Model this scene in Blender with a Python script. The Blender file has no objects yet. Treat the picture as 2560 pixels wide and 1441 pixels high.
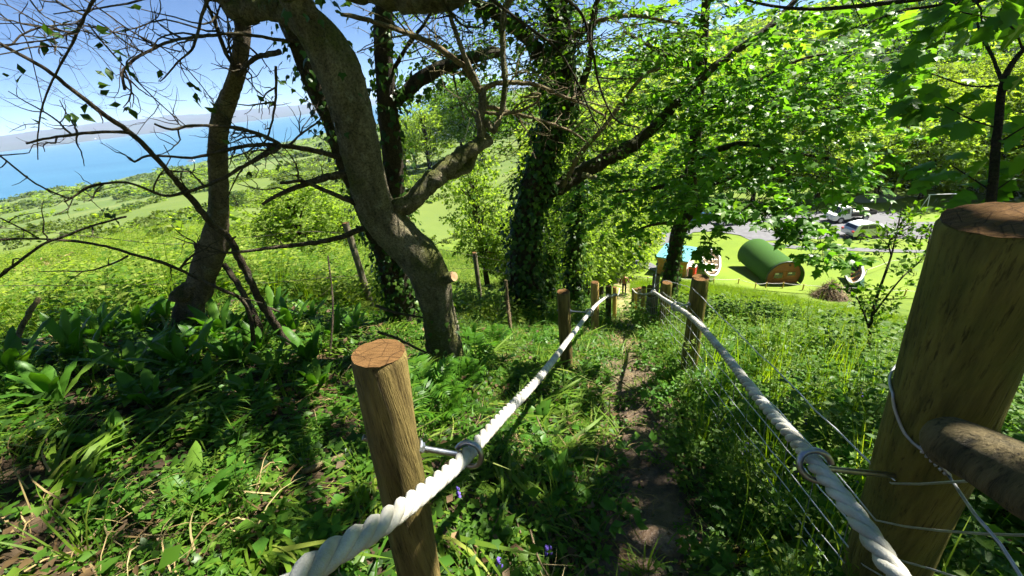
import bpy, bmesh, math, random
import numpy as np
from mathutils import Vector, Matrix
from mathutils.geometry import delaunay_2d_cdt

S = bpy.context.scene
COL = S.collection
rad = math.radians

# ------------------------------------------------------------------ camera, sky, sun, exposure
EYE = np.array([0.0, 0.0, 1.5])
PITCH, ROLL, FPX = rad(27.0), rad(6.5), 982.0
cP, sP, cR, sR = math.cos(PITCH), math.sin(PITCH), math.cos(ROLL), math.sin(ROLL)
FWD = np.array([0, cP, -sP]); U0 = np.array([0, sP, cP]); R0 = np.array([1.0, 0, 0])
RIGHT = cR * R0 - sR * U0
UP = sR * R0 + cR * U0
cam_d = bpy.data.cameras.new("camera"); cam = bpy.data.objects.new("camera", cam_d); COL.objects.link(cam)
cam.matrix_world = Matrix(((RIGHT[0], UP[0], -FWD[0], EYE[0]), (RIGHT[1], UP[1], -FWD[1], EYE[1]),
                           (RIGHT[2], UP[2], -FWD[2], EYE[2]), (0, 0, 0, 1)))
cam_d.sensor_width = 36.0; cam_d.lens = 36.0 * FPX / 2560.0
cam_d.clip_start = 0.02; cam_d.clip_end = 90000.0
S.camera = cam

SUN_EL, SUN_AZ = rad(54.0), rad(73.0)           # azimuth clockwise from +Y (straight ahead): from the right, a little ahead
SUN_DIR = np.array([math.sin(SUN_AZ) * math.cos(SUN_EL), math.cos(SUN_AZ) * math.cos(SUN_EL), math.sin(SUN_EL)])
W = bpy.data.worlds.new("World"); S.world = W; W.use_nodes = True
nt = W.node_tree; nt.nodes.clear()
sky = nt.nodes.new("ShaderNodeTexSky"); sky.sky_type = 'NISHITA'; sky.sun_disc = False
sky.sun_elevation = SUN_EL; sky.sun_rotation = SUN_AZ; sky.altitude = 500; sky.air_density = 0.6; sky.dust_density = 0.0; sky.ozone_density = 6.0
bg = nt.nodes.new("ShaderNodeBackground"); bg.inputs[1].default_value = 0.042
wo = nt.nodes.new("ShaderNodeOutputWorld")
nt.links.new(sky.outputs[0], bg.inputs[0]); nt.links.new(bg.outputs[0], wo.inputs[0])
sl = bpy.data.lights.new("sun", 'SUN'); sl.energy = 5.0; sl.angle = rad(0.53); sl.color = (1.0, 0.95, 0.85)
sun = bpy.data.objects.new("sun", sl); COL.objects.link(sun); sun.location = (30, -20, 60)
sun.rotation_euler = Vector(SUN_DIR).to_track_quat('Z', 'Y').to_euler()
S.view_settings.view_transform = 'Standard'; S.view_settings.look = 'None'
S.view_settings.exposure = 2.05; S.view_settings.gamma = 1.0
S.render.engine = 'CYCLES'
cy = S.cycles
cy.use_denoising = True; cy.max_bounces = 6; cy.diffuse_bounces = 4; cy.glossy_bounces = 1
cy.transmission_bounces = 3; cy.transparent_max_bounces = 4; cy.volume_bounces = 0
cy.use_adaptive_sampling = True; cy.adaptive_threshold = 0.05; cy.sample_clamp_indirect = 6.0
S.render.threads_mode = 'AUTO'

# ------------------------------------------------------------------ pixel (of the 2560 x 1441 photograph) to world
def ray(px, py):
    x, y = px - 1280.0, 720.5 - py
    d = x * RIGHT + y * UP + FPX * FWD
    return d / FPX                                # unit depth along the optical axis
def P(px, py, depth): return EYE + ray(px, py) * depth
def PY(px, py, Y):                                # point of that sight line standing Y metres ahead
    d = ray(px, py); return EYE + d * (Y / d[1])
def proj(p):
    q = np.asarray(p) - EYE; z = q @ FWD
    return 1280 + FPX * (q @ RIGHT) / z, 720.5 - FPX * (q @ UP) / z

# ------------------------------------------------------------------ terrain height
_r = np.array([3, 5, 8, 12, 18, 28, 40, 60, 90, 140, 250, 500, 1000, 1700, 2600.])
_T = {  # azimuth: drop below the eye at those distances
 -180: [0.9, 0.2, -1.0, -2.8, -5.5, -10, -15, -23, -34, -50, -78, -110, -140, -150, -150],
 -120: [1.0, 0.8, 0.3, -0.6, -2.0, -4.5, -7, -10, -13, -14, -10, 10, 50, 95, 120],
 -62: [1.25, 1.6, 2.25, 3.0, 4.0, 5.3, 6.7, 9.2, 12.8, 18.2, 28.5, 47.5, 78, 110, 120],
 -40: [1.4, 1.8, 2.5, 3.3, 4.4, 5.8, 7.2, 9.9, 13.8, 19.2, 29.5, 48, 75, 106, 120],
 -22: [2.0, 2.7, 3.7, 4.9, 6.5, 8.6, 11.2, 14.4, 18.4, 23.3, 31, 46, 65, 81, 110],
 -9: [2.3, 3.2, 4.7, 6.8, 9.6, 13.5, 16.6, 19.6, 22.6, 26.0, 31, 42, 57, 71, 95],
 10: [2.55, 3.55, 5.2, 7.4, 10.6, 15.3, 18.4, 19.8, 20.8, 22.5, 26, 29, 15, -10, -20],
 25: [2.6, 3.5, 5.0, 7.2, 10.5, 15.3, 18.6, 19.7, 20.2, 20.0, 14, -8, -46, -70, -70],
 45: [2.6, 3.3, 4.7, 6.9, 10.1, 15.0, 18.6, 19.7, 20.2, 18.5, 6, -26, -70, -90, -90],
 64: [2.5, 3.2, 4.5, 6.7, 9.8, 14.6, 18.3, 19.6, 20.0, 17.5, 3, -34, -80, -95, -95],
 110: [1.6, 1.6, 1.6, 1.5, 1.3, 0.5, -2, -7, -16, -30, -60, -100, -140, -150, -150],
 180: [0.9, 0.2, -1.0, -2.8, -5.5, -10, -15, -23, -34, -50, -78, -110, -140, -150, -150]}
_az = np.array(sorted(_T)); _tab = np.array([_T[a] for a in _az])
_fa = np.arange(-180, 181, 1.0)
_lr = np.log(_r); _fl = np.linspace(_lr[0], _lr[-1], 200)
_g = np.array([np.interp(_fl, _lr, row) for row in _tab])
_big = np.array([np.interp(_fa, _az, _g[:, j]) for j in range(len(_fl))]).T     # az x logr
def _smooth(a, k, ax, wrap):
    w = np.hanning(2 * k + 3)[1:-1]; w /= w.sum()
    pad = [(0, 0), (0, 0)]; pad[ax] = (k, k)
    b = np.pad(a, pad, mode='wrap' if wrap else 'edge')
    return np.apply_along_axis(lambda m: np.convolve(m, w, 'valid'), ax, b)
_big = _smooth(_smooth(_big, 5, 1, False), 6, 0, True)
def drop_far(x, y):
    r = np.maximum(np.hypot(x, y), 3.0); a = np.degrees(np.arctan2(x, y))
    fi = np.clip((np.log(r) - _fl[0]) / (_fl[1] - _fl[0]), 0, len(_fl) - 1.001); fa = np.clip(a + 180, 0, 359.999)
    i = fi.astype(int); j = fa.astype(int); u = fi - i; v = fa - j
    return (_big[j, i] * (1 - u) * (1 - v) + _big[j, i + 1] * u * (1 - v) + _big[j + 1, i] * (1 - u) * v + _big[j + 1, i + 1] * u * v)
def H(x, y):
    x = np.asarray(x, float); y = np.asarray(y, float)
    r = np.hypot(x, y)
    xm = 0.45 - np.logaddexp(0, (0.45 - x) * 5) / 5                  # soft min(x, .45)
    near = 1.5 + 0.335 * y + 0.31 * np.maximum(xm, -4)
    t = np.clip((np.log(np.maximum(r, 0.01)) - math.log(3.3)) / (math.log(6.5) - math.log(3.3)), 0, 1); t = t * t * (3 - 2 * t)
    d = near * (1 - t) + drop_far(x, y) * t
    b = 0.02 * np.sin(x * 3.1 + 1.3 * np.sin(y * 2.3)) * np.cos(y * 2.7 + x) + 0.012 * np.sin(x * 7.3 + y * 5.1)
    k = np.clip((r - 4) / 20, 0, 1) * np.clip((60 - r) / 20, 0, 1) + np.clip((r - 100) / 200, 0, 1) * 8
    b2 = k * 0.22 * np.sin(x * 0.37 / (1 + (r > 100) * 12) + 1.7 * np.sin(y * 0.21 / (1 + (r > 100) * 12))) * np.cos(y * 0.31 / (1 + (r > 100) * 12) + 0.8)
    return EYE[2] - d + b + b2
def G(px, py, tmax=4000.):
    d = ray(px, py); ts = np.exp(np.linspace(math.log(0.4), math.log(tmax), 1500))
    p = EYE + d * ts[:, None]
    g = p[:, 2] - H(p[:, 0], p[:, 1])
    k = np.argmax(g < 0)
    if g[k] >= 0: return p[-1]
    a, b = ts[k - 1], ts[k]
    for _ in range(30):
        m = (a + b) / 2; q = EYE + d * m
        if q[2] < H(q[0], q[1]): b = m
        else: a = m
    q = EYE + d * a; q[2] = H(q[0], q[1]); return q
def gz(x, y, dz=0.0): return np.array([x, y, float(H(x, y)) + dz])
# ------------------------------------------------------------------ helpers
def rng_(seed): return np.random.default_rng(seed)
class MB:
    """collects vertices and faces; build() links them as one mesh object"""
    def __init__(s): s.v = []; s.f = {}; s.n = 0
    def add(s, V, F, mi=0):
        V = np.asarray(V, np.float32).reshape(-1, 3)
        if isinstance(F, np.ndarray): groups = [F]
        else:
            by = {}
            for f in F: by.setdefault(len(f), []).append(f)
            groups = [np.array(g) for g in by.values()]
        for g in groups:
            if len(g): s.f.setdefault((g.shape[1], mi), []).append(g.astype(np.int32) + s.n)
        s.v.append(V); s.n += len(V)
    def mesh(s, name, mats, smooth=True):
        me = bpy.data.meshes.new(name)
        V = np.concatenate(s.v); loops = []; tot = []; mi = []
        for (k, m), L in s.f.items():
            A = np.concatenate(L); loops.append(A.ravel()); tot.append(np.full(len(A), k, np.int32)); mi.append(np.full(len(A), m, np.int32))
        loops = np.concatenate(loops); tot = np.concatenate(tot); mi = np.concatenate(mi)
        me.vertices.add(len(V)); me.vertices.foreach_set("co", V.ravel())
        me.loops.add(len(loops)); me.loops.foreach_set("vertex_index", loops)
        me.polygons.add(len(tot)); me.polygons.foreach_set("loop_start", np.concatenate([[0], np.cumsum(tot)[:-1]]).astype(np.int32))
        me.polygons.foreach_set("material_index", mi)
        me.polygons.foreach_set("use_smooth", np.full(len(tot), smooth))
        for m in (mats if isinstance(mats, (list, tuple)) else [mats]): me.materials.append(m)
        me.update(calc_edges=True); me.validate()
        return me
    def build(s, name, mats, parent=None, smooth=True, **tags):
        o = bpy.data.objects.new(name, s.mesh(name, mats, smooth)); COL.objects.link(o)
        if parent is not None: attach(o, parent)
        tag(o, **tags); return o
def attach(o, parent):
    o.parent = parent; o.matrix_parent_inverse = Matrix.Translation(-Vector(parent.location)) if parent.type == 'EMPTY' else Matrix.Identity(4)
def tag(o, label=None, cat=None, group=None, kind=None):
    if label: o["label"] = label
    if cat: o["category"] = cat
    if group: o["group"] = group
    if kind: o["kind"] = kind
    return o
def empty(name, loc, label, cat, group=None):
    o = bpy.data.objects.new(name, None); COL.objects.link(o); o.location = Vector([float(c) for c in loc]); o.empty_display_size = 0.1
    return tag(o, label, cat, group)
def nrm(a): a = np.asarray(a, float); return a / np.maximum(np.linalg.norm(a, axis=-1, keepdims=True), 1e-9)
def frames(d, n):
    d = nrm(d); n = n - (n * d).sum(-1, keepdims=True) * d; n = nrm(n)
    return np.stack([np.cross(d, n), d, n], axis=-1)
def bake(mb, T, pos, R, sc, mi=0):
    V, F = T; V = np.asarray(V, float); N = len(pos)
    if N == 0: return
    sc = np.broadcast_to(np.asarray(sc, float), (N,)) if np.ndim(sc) < 2 else sc
    W_ = np.einsum('nij,kj->nki', R, V) * (sc[:, None, None] if np.ndim(sc) == 1 else 1) + pos[:, None, :]
    off = (np.arange(N) * len(V))[:, None, None]
    by = {}
    for f in F: by.setdefault(len(f), []).append(f)
    first = True; n0 = mb.n
    for k, g in by.items():
        g = np.array(g); A = (g[None] + off).reshape(-1, k)
        mb.f.setdefault((k, mi), []).append(A.astype(np.int32) + n0)
    mb.v.append(W_.reshape(-1, 3).astype(np.float32)); mb.n += N * len(V)
def resample(pts, rads, step):
    pts = np.asarray(pts, float); rads = np.asarray(rads, float)
    if len(pts) < 3:
        n = max(2, int(np.linalg.norm(pts[-1] - pts[0]) / step) + 1); u = np.linspace(0, 1, n)[:, None]
        return pts[0] * (1 - u) + pts[-1] * u, np.interp(u[:, 0], [0, 1], [rads[0], rads[-1]])
    Q = np.vstack([2 * pts[0] - pts[1], pts, 2 * pts[-1] - pts[-2]]); out = []; ro = []
    for i in range(len(pts) - 1):
        p0, p1, p2, p3 = Q[i:i + 4]; n = max(2, int(np.linalg.norm(p2 - p1) / step) + 1)
        for t in np.arange(n) / n:
            out.append(0.5 * (2 * p1 + (p2 - p0) * t + (2 * p0 - 5 * p1 + 4 * p2 - p3) * t * t + (3 * p1 - p0 - 3 * p2 + p3) * t ** 3))
            ro.append(rads[i] * (1 - t) + rads[i + 1] * t)
    out.append(pts[-1]); ro.append(rads[-1]); return np.array(out), np.array(ro)
def tube(mb, pts, rads, n=8, step=None, lump=0.0, seed=0, mi=0, cap=True, kink=0.0):
    """a round limb along a smooth curve; lump = uneven girth, kink = wandering"""
    rads = np.broadcast_to(np.asarray(rads, float), (len(pts),))
    if step: pts, rads = resample(pts, rads, step)
    pts = np.asarray(pts, float); m = len(pts); g = rng_(seed)
    if kink: pts = pts + np.cumsum(g.normal(0, 1, (m, 3)), 0) * 0 + g.normal(0, 1, (m, 3)) * (rads * kink)[:, None]
    t = nrm(np.gradient(pts, axis=0))
    ref = np.array([0, 0, 1.0]) if abs(t[0][2]) < 0.9 else np.array([1.0, 0, 0])
    a = nrm(np.cross(t[0], ref)); A = [a]
    for i in range(1, m): a = nrm(a - (a @ t[i]) * t[i]); A.append(a)
    A = np.array(A); B = np.cross(t, A)
    th = np.linspace(0, 2 * math.pi, n, endpoint=False)
    rr = np.ones((m, n))
    if lump:
        s_ = np.cumsum(np.concatenate([[0], np.linalg.norm(np.diff(pts, axis=0), axis=1)])) / max(rads.max(), 1e-4)
        for k in range(9):
            f1, f2 = g.uniform(0.15, 1.6), g.integers(1, 5); ph = g.uniform(0, 6.28, 2)
            rr += lump * g.uniform(.3, 1) / (0.7 + 0.5 * f1) * np.sin(f1 * s_ + ph[0])[:, None] * np.cos(f2 * th + ph[1])[None]
        rr += g.normal(0, lump * (0.18 if n < 26 else 0.3), (m, n))
    V = pts[:, None] + (np.cos(th)[None, :, None] * A[:, None] + np.sin(th)[None, :, None] * B[:, None]) * (rads[:, None] * rr)[..., None]
    i, j = np.meshgrid(np.arange(m - 1), np.arange(n), indexing='ij'); j2 = (j + 1) % n
    F = np.stack([i * n + j, i * n + j2, (i + 1) * n + j2, (i + 1) * n + j], -1).reshape(-1, 4)
    mb.add(V.reshape(-1, 3), F, mi)
    if cap:
        for e, s in ((0, 1), (m - 1, -1)):
            ring = V[e]; c = ring.mean(0); k = np.arange(n); f = np.stack([k, np.full(n, n), (k + 1) % n], -1)
            mb.add(np.vstack([ring, c]), f if s > 0 else f[:, ::-1], mi)
    return pts, rads
def box(mb, lo, hi, mi=0, M=None):
    x0, y0, z0 = lo; x1, y1, z1 = hi
    V = np.array([[x0, y0, z0], [x1, y0, z0], [x1, y1, z0], [x0, y1, z0], [x0, y0, z1], [x1, y0, z1], [x1, y1, z1], [x0, y1, z1]], float)
    if M is not None: V = V @ np.asarray(M)[:3, :3].T + np.asarray(M)[:3, 3]
    mb.add(V, np.array([[0, 3, 2, 1], [4, 5, 6, 7], [0, 1, 5, 4], [1, 2, 6, 5], [2, 3, 7, 6], [3, 0, 4, 7]]), mi)
def place(loc, rz=0.0, tilt=0.0): return np.array(Matrix.Translation(Vector([float(c) for c in loc])) @ Matrix.Rotation(rz, 4, 'Z') @ Matrix.Rotation(tilt, 4, 'X'))
def xf(M, V): V = np.asarray(V, float); return V @ M[:3, :3].T + M[:3, 3]

# ------------------------------------------------------------------ materials
def mat(name, build):
    m = bpy.data.materials.new(name); m.use_nodes = True; t = m.node_tree; t.nodes.clear()
    o = t.nodes.new("ShaderNodeOutputMaterial")
    def N(kind, **kw):
        n = t.nodes.new("ShaderNode" + kind)
        for k, v in kw.items():
            if k.startswith('i_'):
                key = k[2:].replace('_', ' ')
                n.inputs[int(key) if key.isdigit() else key].default_value = v
            else: setattr(n, k, v)
        return n
    L = lambda a, b: t.links.new(a, b)
    build(N, L, o); return m
def ramp(N, stops, interp='LINEAR'):
    r = N("ValToRGB"); r.color_ramp.interpolation = interp; e = r.color_ramp.elements
    while len(e) < len(stops): e.new(0.5)
    for i, (p, c) in enumerate(stops): e[i].position = p; e[i].color = (*c, 1) if len(c) == 3 else c
    return r
def noise(N, L, scale, detail=4, rough=0.6, coord='Object', vec=None, dist=0.0, stretch=None):
    n = N("TexNoise"); n.inputs['Scale'].default_value = scale; n.inputs['Detail'].default_value = detail
    n.inputs['Roughness'].default_value = rough; n.inputs['Distortion'].default_value = dist
    if vec is None:
        tc = N("TexCoord"); vec = tc.outputs[coord]
    if stretch:
        mp = N("Mapping"); mp.inputs['Scale'].default_value = stretch; L(vec, mp.inputs[0]); vec = mp.outputs[0]
    L(vec, n.inputs['Vector']); return n
def mixc(N, L, a, b, fac, mode='MIX'):
    m = N("MixRGB"); m.blend_type = mode
    for k, s in ((1, a), (2, b), (0, fac)):
        if hasattr(s, 'is_output'): L(s, m.inputs[k])
        elif k == 0: m.inputs[0].default_value = s
        else: m.inputs[k].default_value = (*s, 1)
    return m.outputs[0]
def leafmat(name, c0, c1, c2, trans=0.45, gloss=0.45, tint=1.25, spec=0.2):
    def b(N, L, o):
        g = N("NewGeometry"); oi = N("ObjectInfo"); a = N("Math", operation='ADD'); fr = N("Math", operation='FRACT')
        L(g.outputs['Random Per Island'], a.inputs[0]); L(oi.outputs['Random'], a.inputs[1]); L(a.outputs[0], fr.inputs[0])
        r = ramp(N, [(0.0, c0), (0.45, c1), (0.85, c1), (1.0, c2)]); L(fr.outputs[0], r.inputs[0])
        nz = noise(N, L, 40.0, 2); col = mixc(N, L, r.outputs[0], (0.9, 1.0, 0.75), nz.outputs[0], 'MULTIPLY')
        p = N("BsdfPrincipled"); L(col, p.inputs['Base Color']); p.inputs['Roughness'].default_value = gloss; p.inputs['Specular IOR Level'].default_value = spec
        tr = N("BsdfTranslucent"); tc = mixc(N, L, col, (tint * 1.05, tint * 1.15, tint * 0.25), 1.0, 'MULTIPLY'); L(tc, tr.inputs[0])
        m = N("MixShader"); m.inputs[0].default_value = trans; L(p.outputs[0], m.inputs[1]); L(tr.outputs[0], m.inputs[2]); L(m.outputs[0], o.inputs[0])
    return mat(name, b)
def simple(name, col, rough=0.6, metal=0.0, spec=0.5, var=0.0, scale=8.0, bump=0.0, col2=None):
    def b(N, L, o):
        p = N("BsdfPrincipled"); p.inputs['Roughness'].default_value = rough; p.inputs['Metallic'].default_value = metal; p.inputs['Specular IOR Level'].default_value = spec
        p.inputs['Base Color'].default_value = (*col, 1)
        if var or bump:
            nz = noise(N, L, scale, 5)
            if var:
                c2 = col2 or tuple(c * (1 - var) for c in col)
                r = ramp(N, [(0.3, c2), (0.7, col)]); L(nz.outputs[0], r.inputs[0]); L(r.outputs[0], p.inputs['Base Color'])
            if bump:
                bp = N("Bump"); bp.inputs['Strength'].default_value = bump; bp.inputs['Distance'].default_value = 0.02; L(nz.outputs[0], bp.inputs['Height']); L(bp.outputs[0], p.inputs['Normal'])
        L(p.outputs[0], o.inputs[0])
    return mat(name, b)
def barkmat(name, dark, light, moss, mossamt=0.5, scale=14, bump=0.8, lichen=0.0):
    def b(N, L, o):
        n1 = noise(N, L, scale, 8, 0.65, stretch=(1, 1, 0.35)); n2 = noise(N, L, 3.0, 5); n3 = noise(N, L, 75, 5, 0.75)
        r = ramp(N, [(0.3, dark), (0.62, light)]); L(n1.outputs[0], r.inputs[0])
        g = N("NewGeometry"); sp = N("SeparateXYZ"); L(g.outputs['Normal'], sp.inputs[0])
        mm = N("Math", operation='MULTIPLY_ADD'); L(sp.outputs[2], mm.inputs[0]); mm.inputs[1].default_value = 0.22
        L(n2.outputs[0], mm.inputs[2])
        mr = ramp(N, [(0.62 - 0.25 * mossamt, (0, 0, 0)), (0.72 - 0.15 * mossamt, (1, 1, 1))]); L(mm.outputs[0], mr.inputs[0])
        mk = N("Math", operation='MULTIPLY'); L(mr.outputs[0], mk.inputs[0]); mk.inputs[1].default_value = min(1, 0.35 + mossamt)
        c = mixc(N, L, r.outputs[0], moss, mk.outputs[0])
        if lichen:
            lr = ramp(N, [(0.58, (0, 0, 0)), (0.66, (1, 1, 1))]); n4 = noise(N, L, 9, 5, 0.7); L(n4.outputs[0], lr.inputs[0])
            lk = N("Math", operation='MULTIPLY'); L(lr.outputs[0], lk.inputs[0]); lk.inputs[1].default_value = lichen
            c = mixc(N, L, c, (0.33, 0.33, 0.27), lk.outputs[0])
        p = N("BsdfPrincipled"); p.inputs['Roughness'].default_value = 0.85; p.inputs['Specular IOR Level'].default_value = 0.2; L(c, p.inputs['Base Color'])
        tc = N("TexCoord"); mp = N("Mapping"); mp.inputs['Scale'].default_value = (1, 1, 0.45); wv = N("VectorMath", operation='MULTIPLY_ADD'); L(n2.outputs['Color'], wv.inputs[0]); wv.inputs[1].default_value = (.12, .12, .12); L(tc.outputs['Object'], wv.inputs[2]); L(wv.outputs[0], mp.inputs[0])
        vo = N("TexVoronoi", feature='DISTANCE_TO_EDGE'); vo.inputs['Scale'].default_value = scale * 2.2; L(mp.outputs[0], vo.inputs['Vector'])
        vr = ramp(N, [(0.0, (0.25, 0.22, 0.2)), (0.16, (1, 1, 1))]); L(vo.outputs[0], vr.inputs[0]); c2 = mixc(N, L, c, vr.outputs[0], 0.12, 'MULTIPLY'); fr_ = ramp(N, [(0.38, (0.3, 0.3, 0.3)), (0.58, (1.25, 1.2, 1.1))]); L(n3.outputs[0], fr_.inputs[0]); c2 = mixc(N, L, c2, fr_.outputs[0], 0.8, 'MULTIPLY'); L(c2, p.inputs['Base Color'])
        a0 = N("Math", operation='MULTIPLY_ADD'); L(vr.outputs[0], a0.inputs[0]); a0.inputs[1].default_value = 0.07; L(n1.outputs[0], a0.inputs[2])
        ad = N("Math", operation='MULTIPLY_ADD'); L(n3.outputs[0], ad.inputs[0]); ad.inputs[1].default_value = 0.5; L(a0.outputs[0], ad.inputs[2])
        bp = N("Bump"); bp.inputs['Strength'].default_value = bump; bp.inputs['Distance'].default_value = 0.07; L(ad.outputs[0], bp.inputs['Height']); L(bp.outputs[0], p.inputs['Normal'])
        L(p.outputs[0], o.inputs[0])
    return mat(name, b)
M_ = {}
M_['bark'] = barkmat("smooth_bark", (0.075, 0.064, 0.042), (0.3, 0.265, 0.185), (0.12, 0.13, 0.038), 0.68, 13, 1.0, 0.55)
M_['bark_left'] = barkmat("flaking_bark", (0.065, 0.048, 0.034), (0.27, 0.21, 0.145), (0.06, 0.07, 0.02), 0.4, 9, 1.0, 0.4)
M_['bark_dark'] = barkmat("dark_bark", (0.02, 0.016, 0.011), (0.075, 0.058, 0.038), (0.04, 0.05, 0.015), 0.4, 16, 0.9)
M_['dead'] = barkmat("dead_wood", (0.03, 0.023, 0.018), (0.11, 0.085, 0.06), (0.05, 0.055, 0.02), 0.2, 25, 0.7, 0.3)
M_['twig'] = barkmat("pale_twig", (0.08, 0.06, 0.035), (0.24, 0.18, 0.11), (0.12, 0.12, 0.04), 0.3, 25, 0.6)
M_['ivy'] = leafmat("ivy_leaf", (0.018, 0.042, 0.008), (0.038, 0.085, 0.014), (0.11, 0.18, 0.03), 0.3, 0.38)
M_['syc'] = leafmat("sycamore_leaf", (0.055, 0.13, 0.02), (0.09, 0.185, 0.028), (0.17, 0.26, 0.045), 0.52, 0.4, 1.7, 0.28)
M_['leaf'] = leafmat("small_leaf", (0.06, 0.12, 0.014), (0.095, 0.175, 0.02), (0.17, 0.23, 0.03), 0.5, 0.5, 1.4)
M_['leaf_pale'] = leafmat("pale_leaf", (0.12, 0.17, 0.045), (0.185, 0.245, 0.06), (0.29, 0.33, 0.1), 0.6, 0.6, 1.75, 0.1)
M_['leaf_gold'] = leafmat("young_yellow_leaf", (0.15, 0.2, 0.04), (0.22, 0.275, 0.055), (0.32, 0.35, 0.1), 0.55, 0.6, 1.5, 0.1)
M_['leaf_dark'] = leafmat("dark_leaf", (0.025, 0.05, 0.014), (0.04, 0.08, 0.018), (0.07, 0.11, 0.024), 0.3, 0.5, 1.3, 0.15)
M_['sapling'] = leafmat("sapling_leaf", (0.04, 0.11, 0.012), (0.07, 0.16, 0.016), (0.12, 0.22, 0.02), 0.48, 0.4, 1.5, 0.3)
M_['fern'] = leafmat("fern_frond", (0.035, 0.1, 0.012), (0.07, 0.17, 0.015), (0.12, 0.22, 0.02), 0.5, 0.4, 1.4)
M_['dock'] = leafmat("dock_leaf", (0.05, 0.13, 0.018), (0.07, 0.17, 0.02), (0.12, 0.21, 0.03), 0.45, 0.4)
M_['herb'] = leafmat("herb_leaf", (0.045, 0.105, 0.012), (0.075, 0.16, 0.018), (0.14, 0.22, 0.03), 0.5, 0.45, 1.4)
M_['grass'] = leafmat("grass_blade", (0.08, 0.14, 0.014), (0.12, 0.195, 0.02), (0.26, 0.28, 0.06), 0.45, 0.5, 1.4)
M_['grass_bright'] = leafmat("meadow_blade", (0.13, 0.2, 0.014), (0.185, 0.26, 0.02), (0.3, 0.32, 0.06), 0.5, 0.55, 1.4)
M_['straw'] = leafmat("dry_straw", (0.16, 0.1, 0.045), (0.28, 0.2, 0.1), (0.38, 0.3, 0.17), 0.2, 0.7, 0.8)
M_['litter'] = leafmat("dead_leaf", (0.045, 0.028, 0.014), (0.1, 0.06, 0.03), (0.22, 0.14, 0.07), 0.15, 0.6, 0.7)
M_['scrub'] = leafmat("scrub_leaf", (0.07, 0.105, 0.03), (0.11, 0.15, 0.04), (0.18, 0.2, 0.065), 0.4, 0.6, 1.2, 0.1)
M_['yellow_leaf'] = leafmat("yellowed_leaf", (0.35, 0.25, 0.02), (0.45, 0.33, 0.03), (0.5, 0.42, 0.06), 0.3, 0.5, 0.8)

# ------------------------------------------------------------------ leaf shapes: base at the origin, tip along +Y, face up +Z
def fan(out, c):
    V = [c] + list(out); n = len(out); return np.array(V, float), [(0, i + 1, (i + 1) % n + 1) for i in range(n)]
OVATE = (np.array([[0, 0, 0], [-.3, .38, .07], [0, .42, -.02], [.3, .38, .07], [0, 1, -.1]], float), [(0, 2, 1), (2, 4, 1), (0, 3, 2), (3, 4, 2)])
LANCE = (np.array([[0, 0, 0], [-.12, .4, .03], [.12, .4, .03], [0, 1, -.12]], float), [(0, 2, 1), (1, 2, 3)])
_h = [(.0, .02, 0), (.25, -.06, -.03), (.46, .1, -.08), (.33, .3, .03), (.6, .58, -.08), (.27, .58, .04), (.14, .78, .0), (0, 1.02, -.12)]
SYC = fan(_h + [(-x, y, z) for x, y, z in _h[-2:0:-1]], (0, .38, .05))
def _lobed(g_=None):
    tip = [(150, .62), (205, .0), (95, .86), (52, .98), (0, 0)]
    ang = [-150, -128, -112, -98, -84, -70, -58, -46, -34, -22, -11, 0]; ra = [.30, .42, .58, .50, .40, .78, .66, .50, .62, .70, .84, 1.0]
    pts = [(math.sin(math.radians(-a)) * r * .72, .36 + math.cos(math.radians(a)) * r * .66) for a, r in zip(ang, ra)]
    out = [(0, 0, 0)] + [(x, max(y, -.08), -.16 * x * x * 2 + .05 * math.sin(7 * x + 3 * y) - .12 * max(0, y - .6)) for x, y in pts]
    return fan(out + [(-x, y, z + .03 * math.sin(9 * y)) for x, y, z in out[-2:0:-1]], (0, .36, .03))
SYCB = _lobed()
_i = [(0, 0, 0), (.3, -.06, -.02), (.5, .3, -.05), (.22, .5, .02), (0, 1, -.08)]
IVY = fan(_i + [(-x, y, z) for x, y, z in _i[-2:0:-1]], (0, .35, .05))
QUAD = (np.array([[0, 0, 0], [-.35, .5, .08], [.35, .5, .08], [0, 1, -.1]], float), [(0, 2, 3, 1)])
def rand_dirs(g, n): return nrm(g.normal(0, 1, (n, 3)))
def leaves(mb, T, pos, g, size, up=1.0, out=None, droop=0.3, mi=0, sv=0.3):
    n = len(pos)
    if n == 0: return
    d = rand_dirs(g, n); d[:, 2] *= 0.4
    if out is not None: d = nrm(d) * 0.8 + nrm(out)
    d = nrm(d); d[:, 2] -= droop
    nn = rand_dirs(g, n) * 0.75 + np.array([0, 0, up])
    bake(mb, T, pos, frames(d, nn), size * g.uniform(1 - sv, 1 + sv, n), mi)

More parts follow.
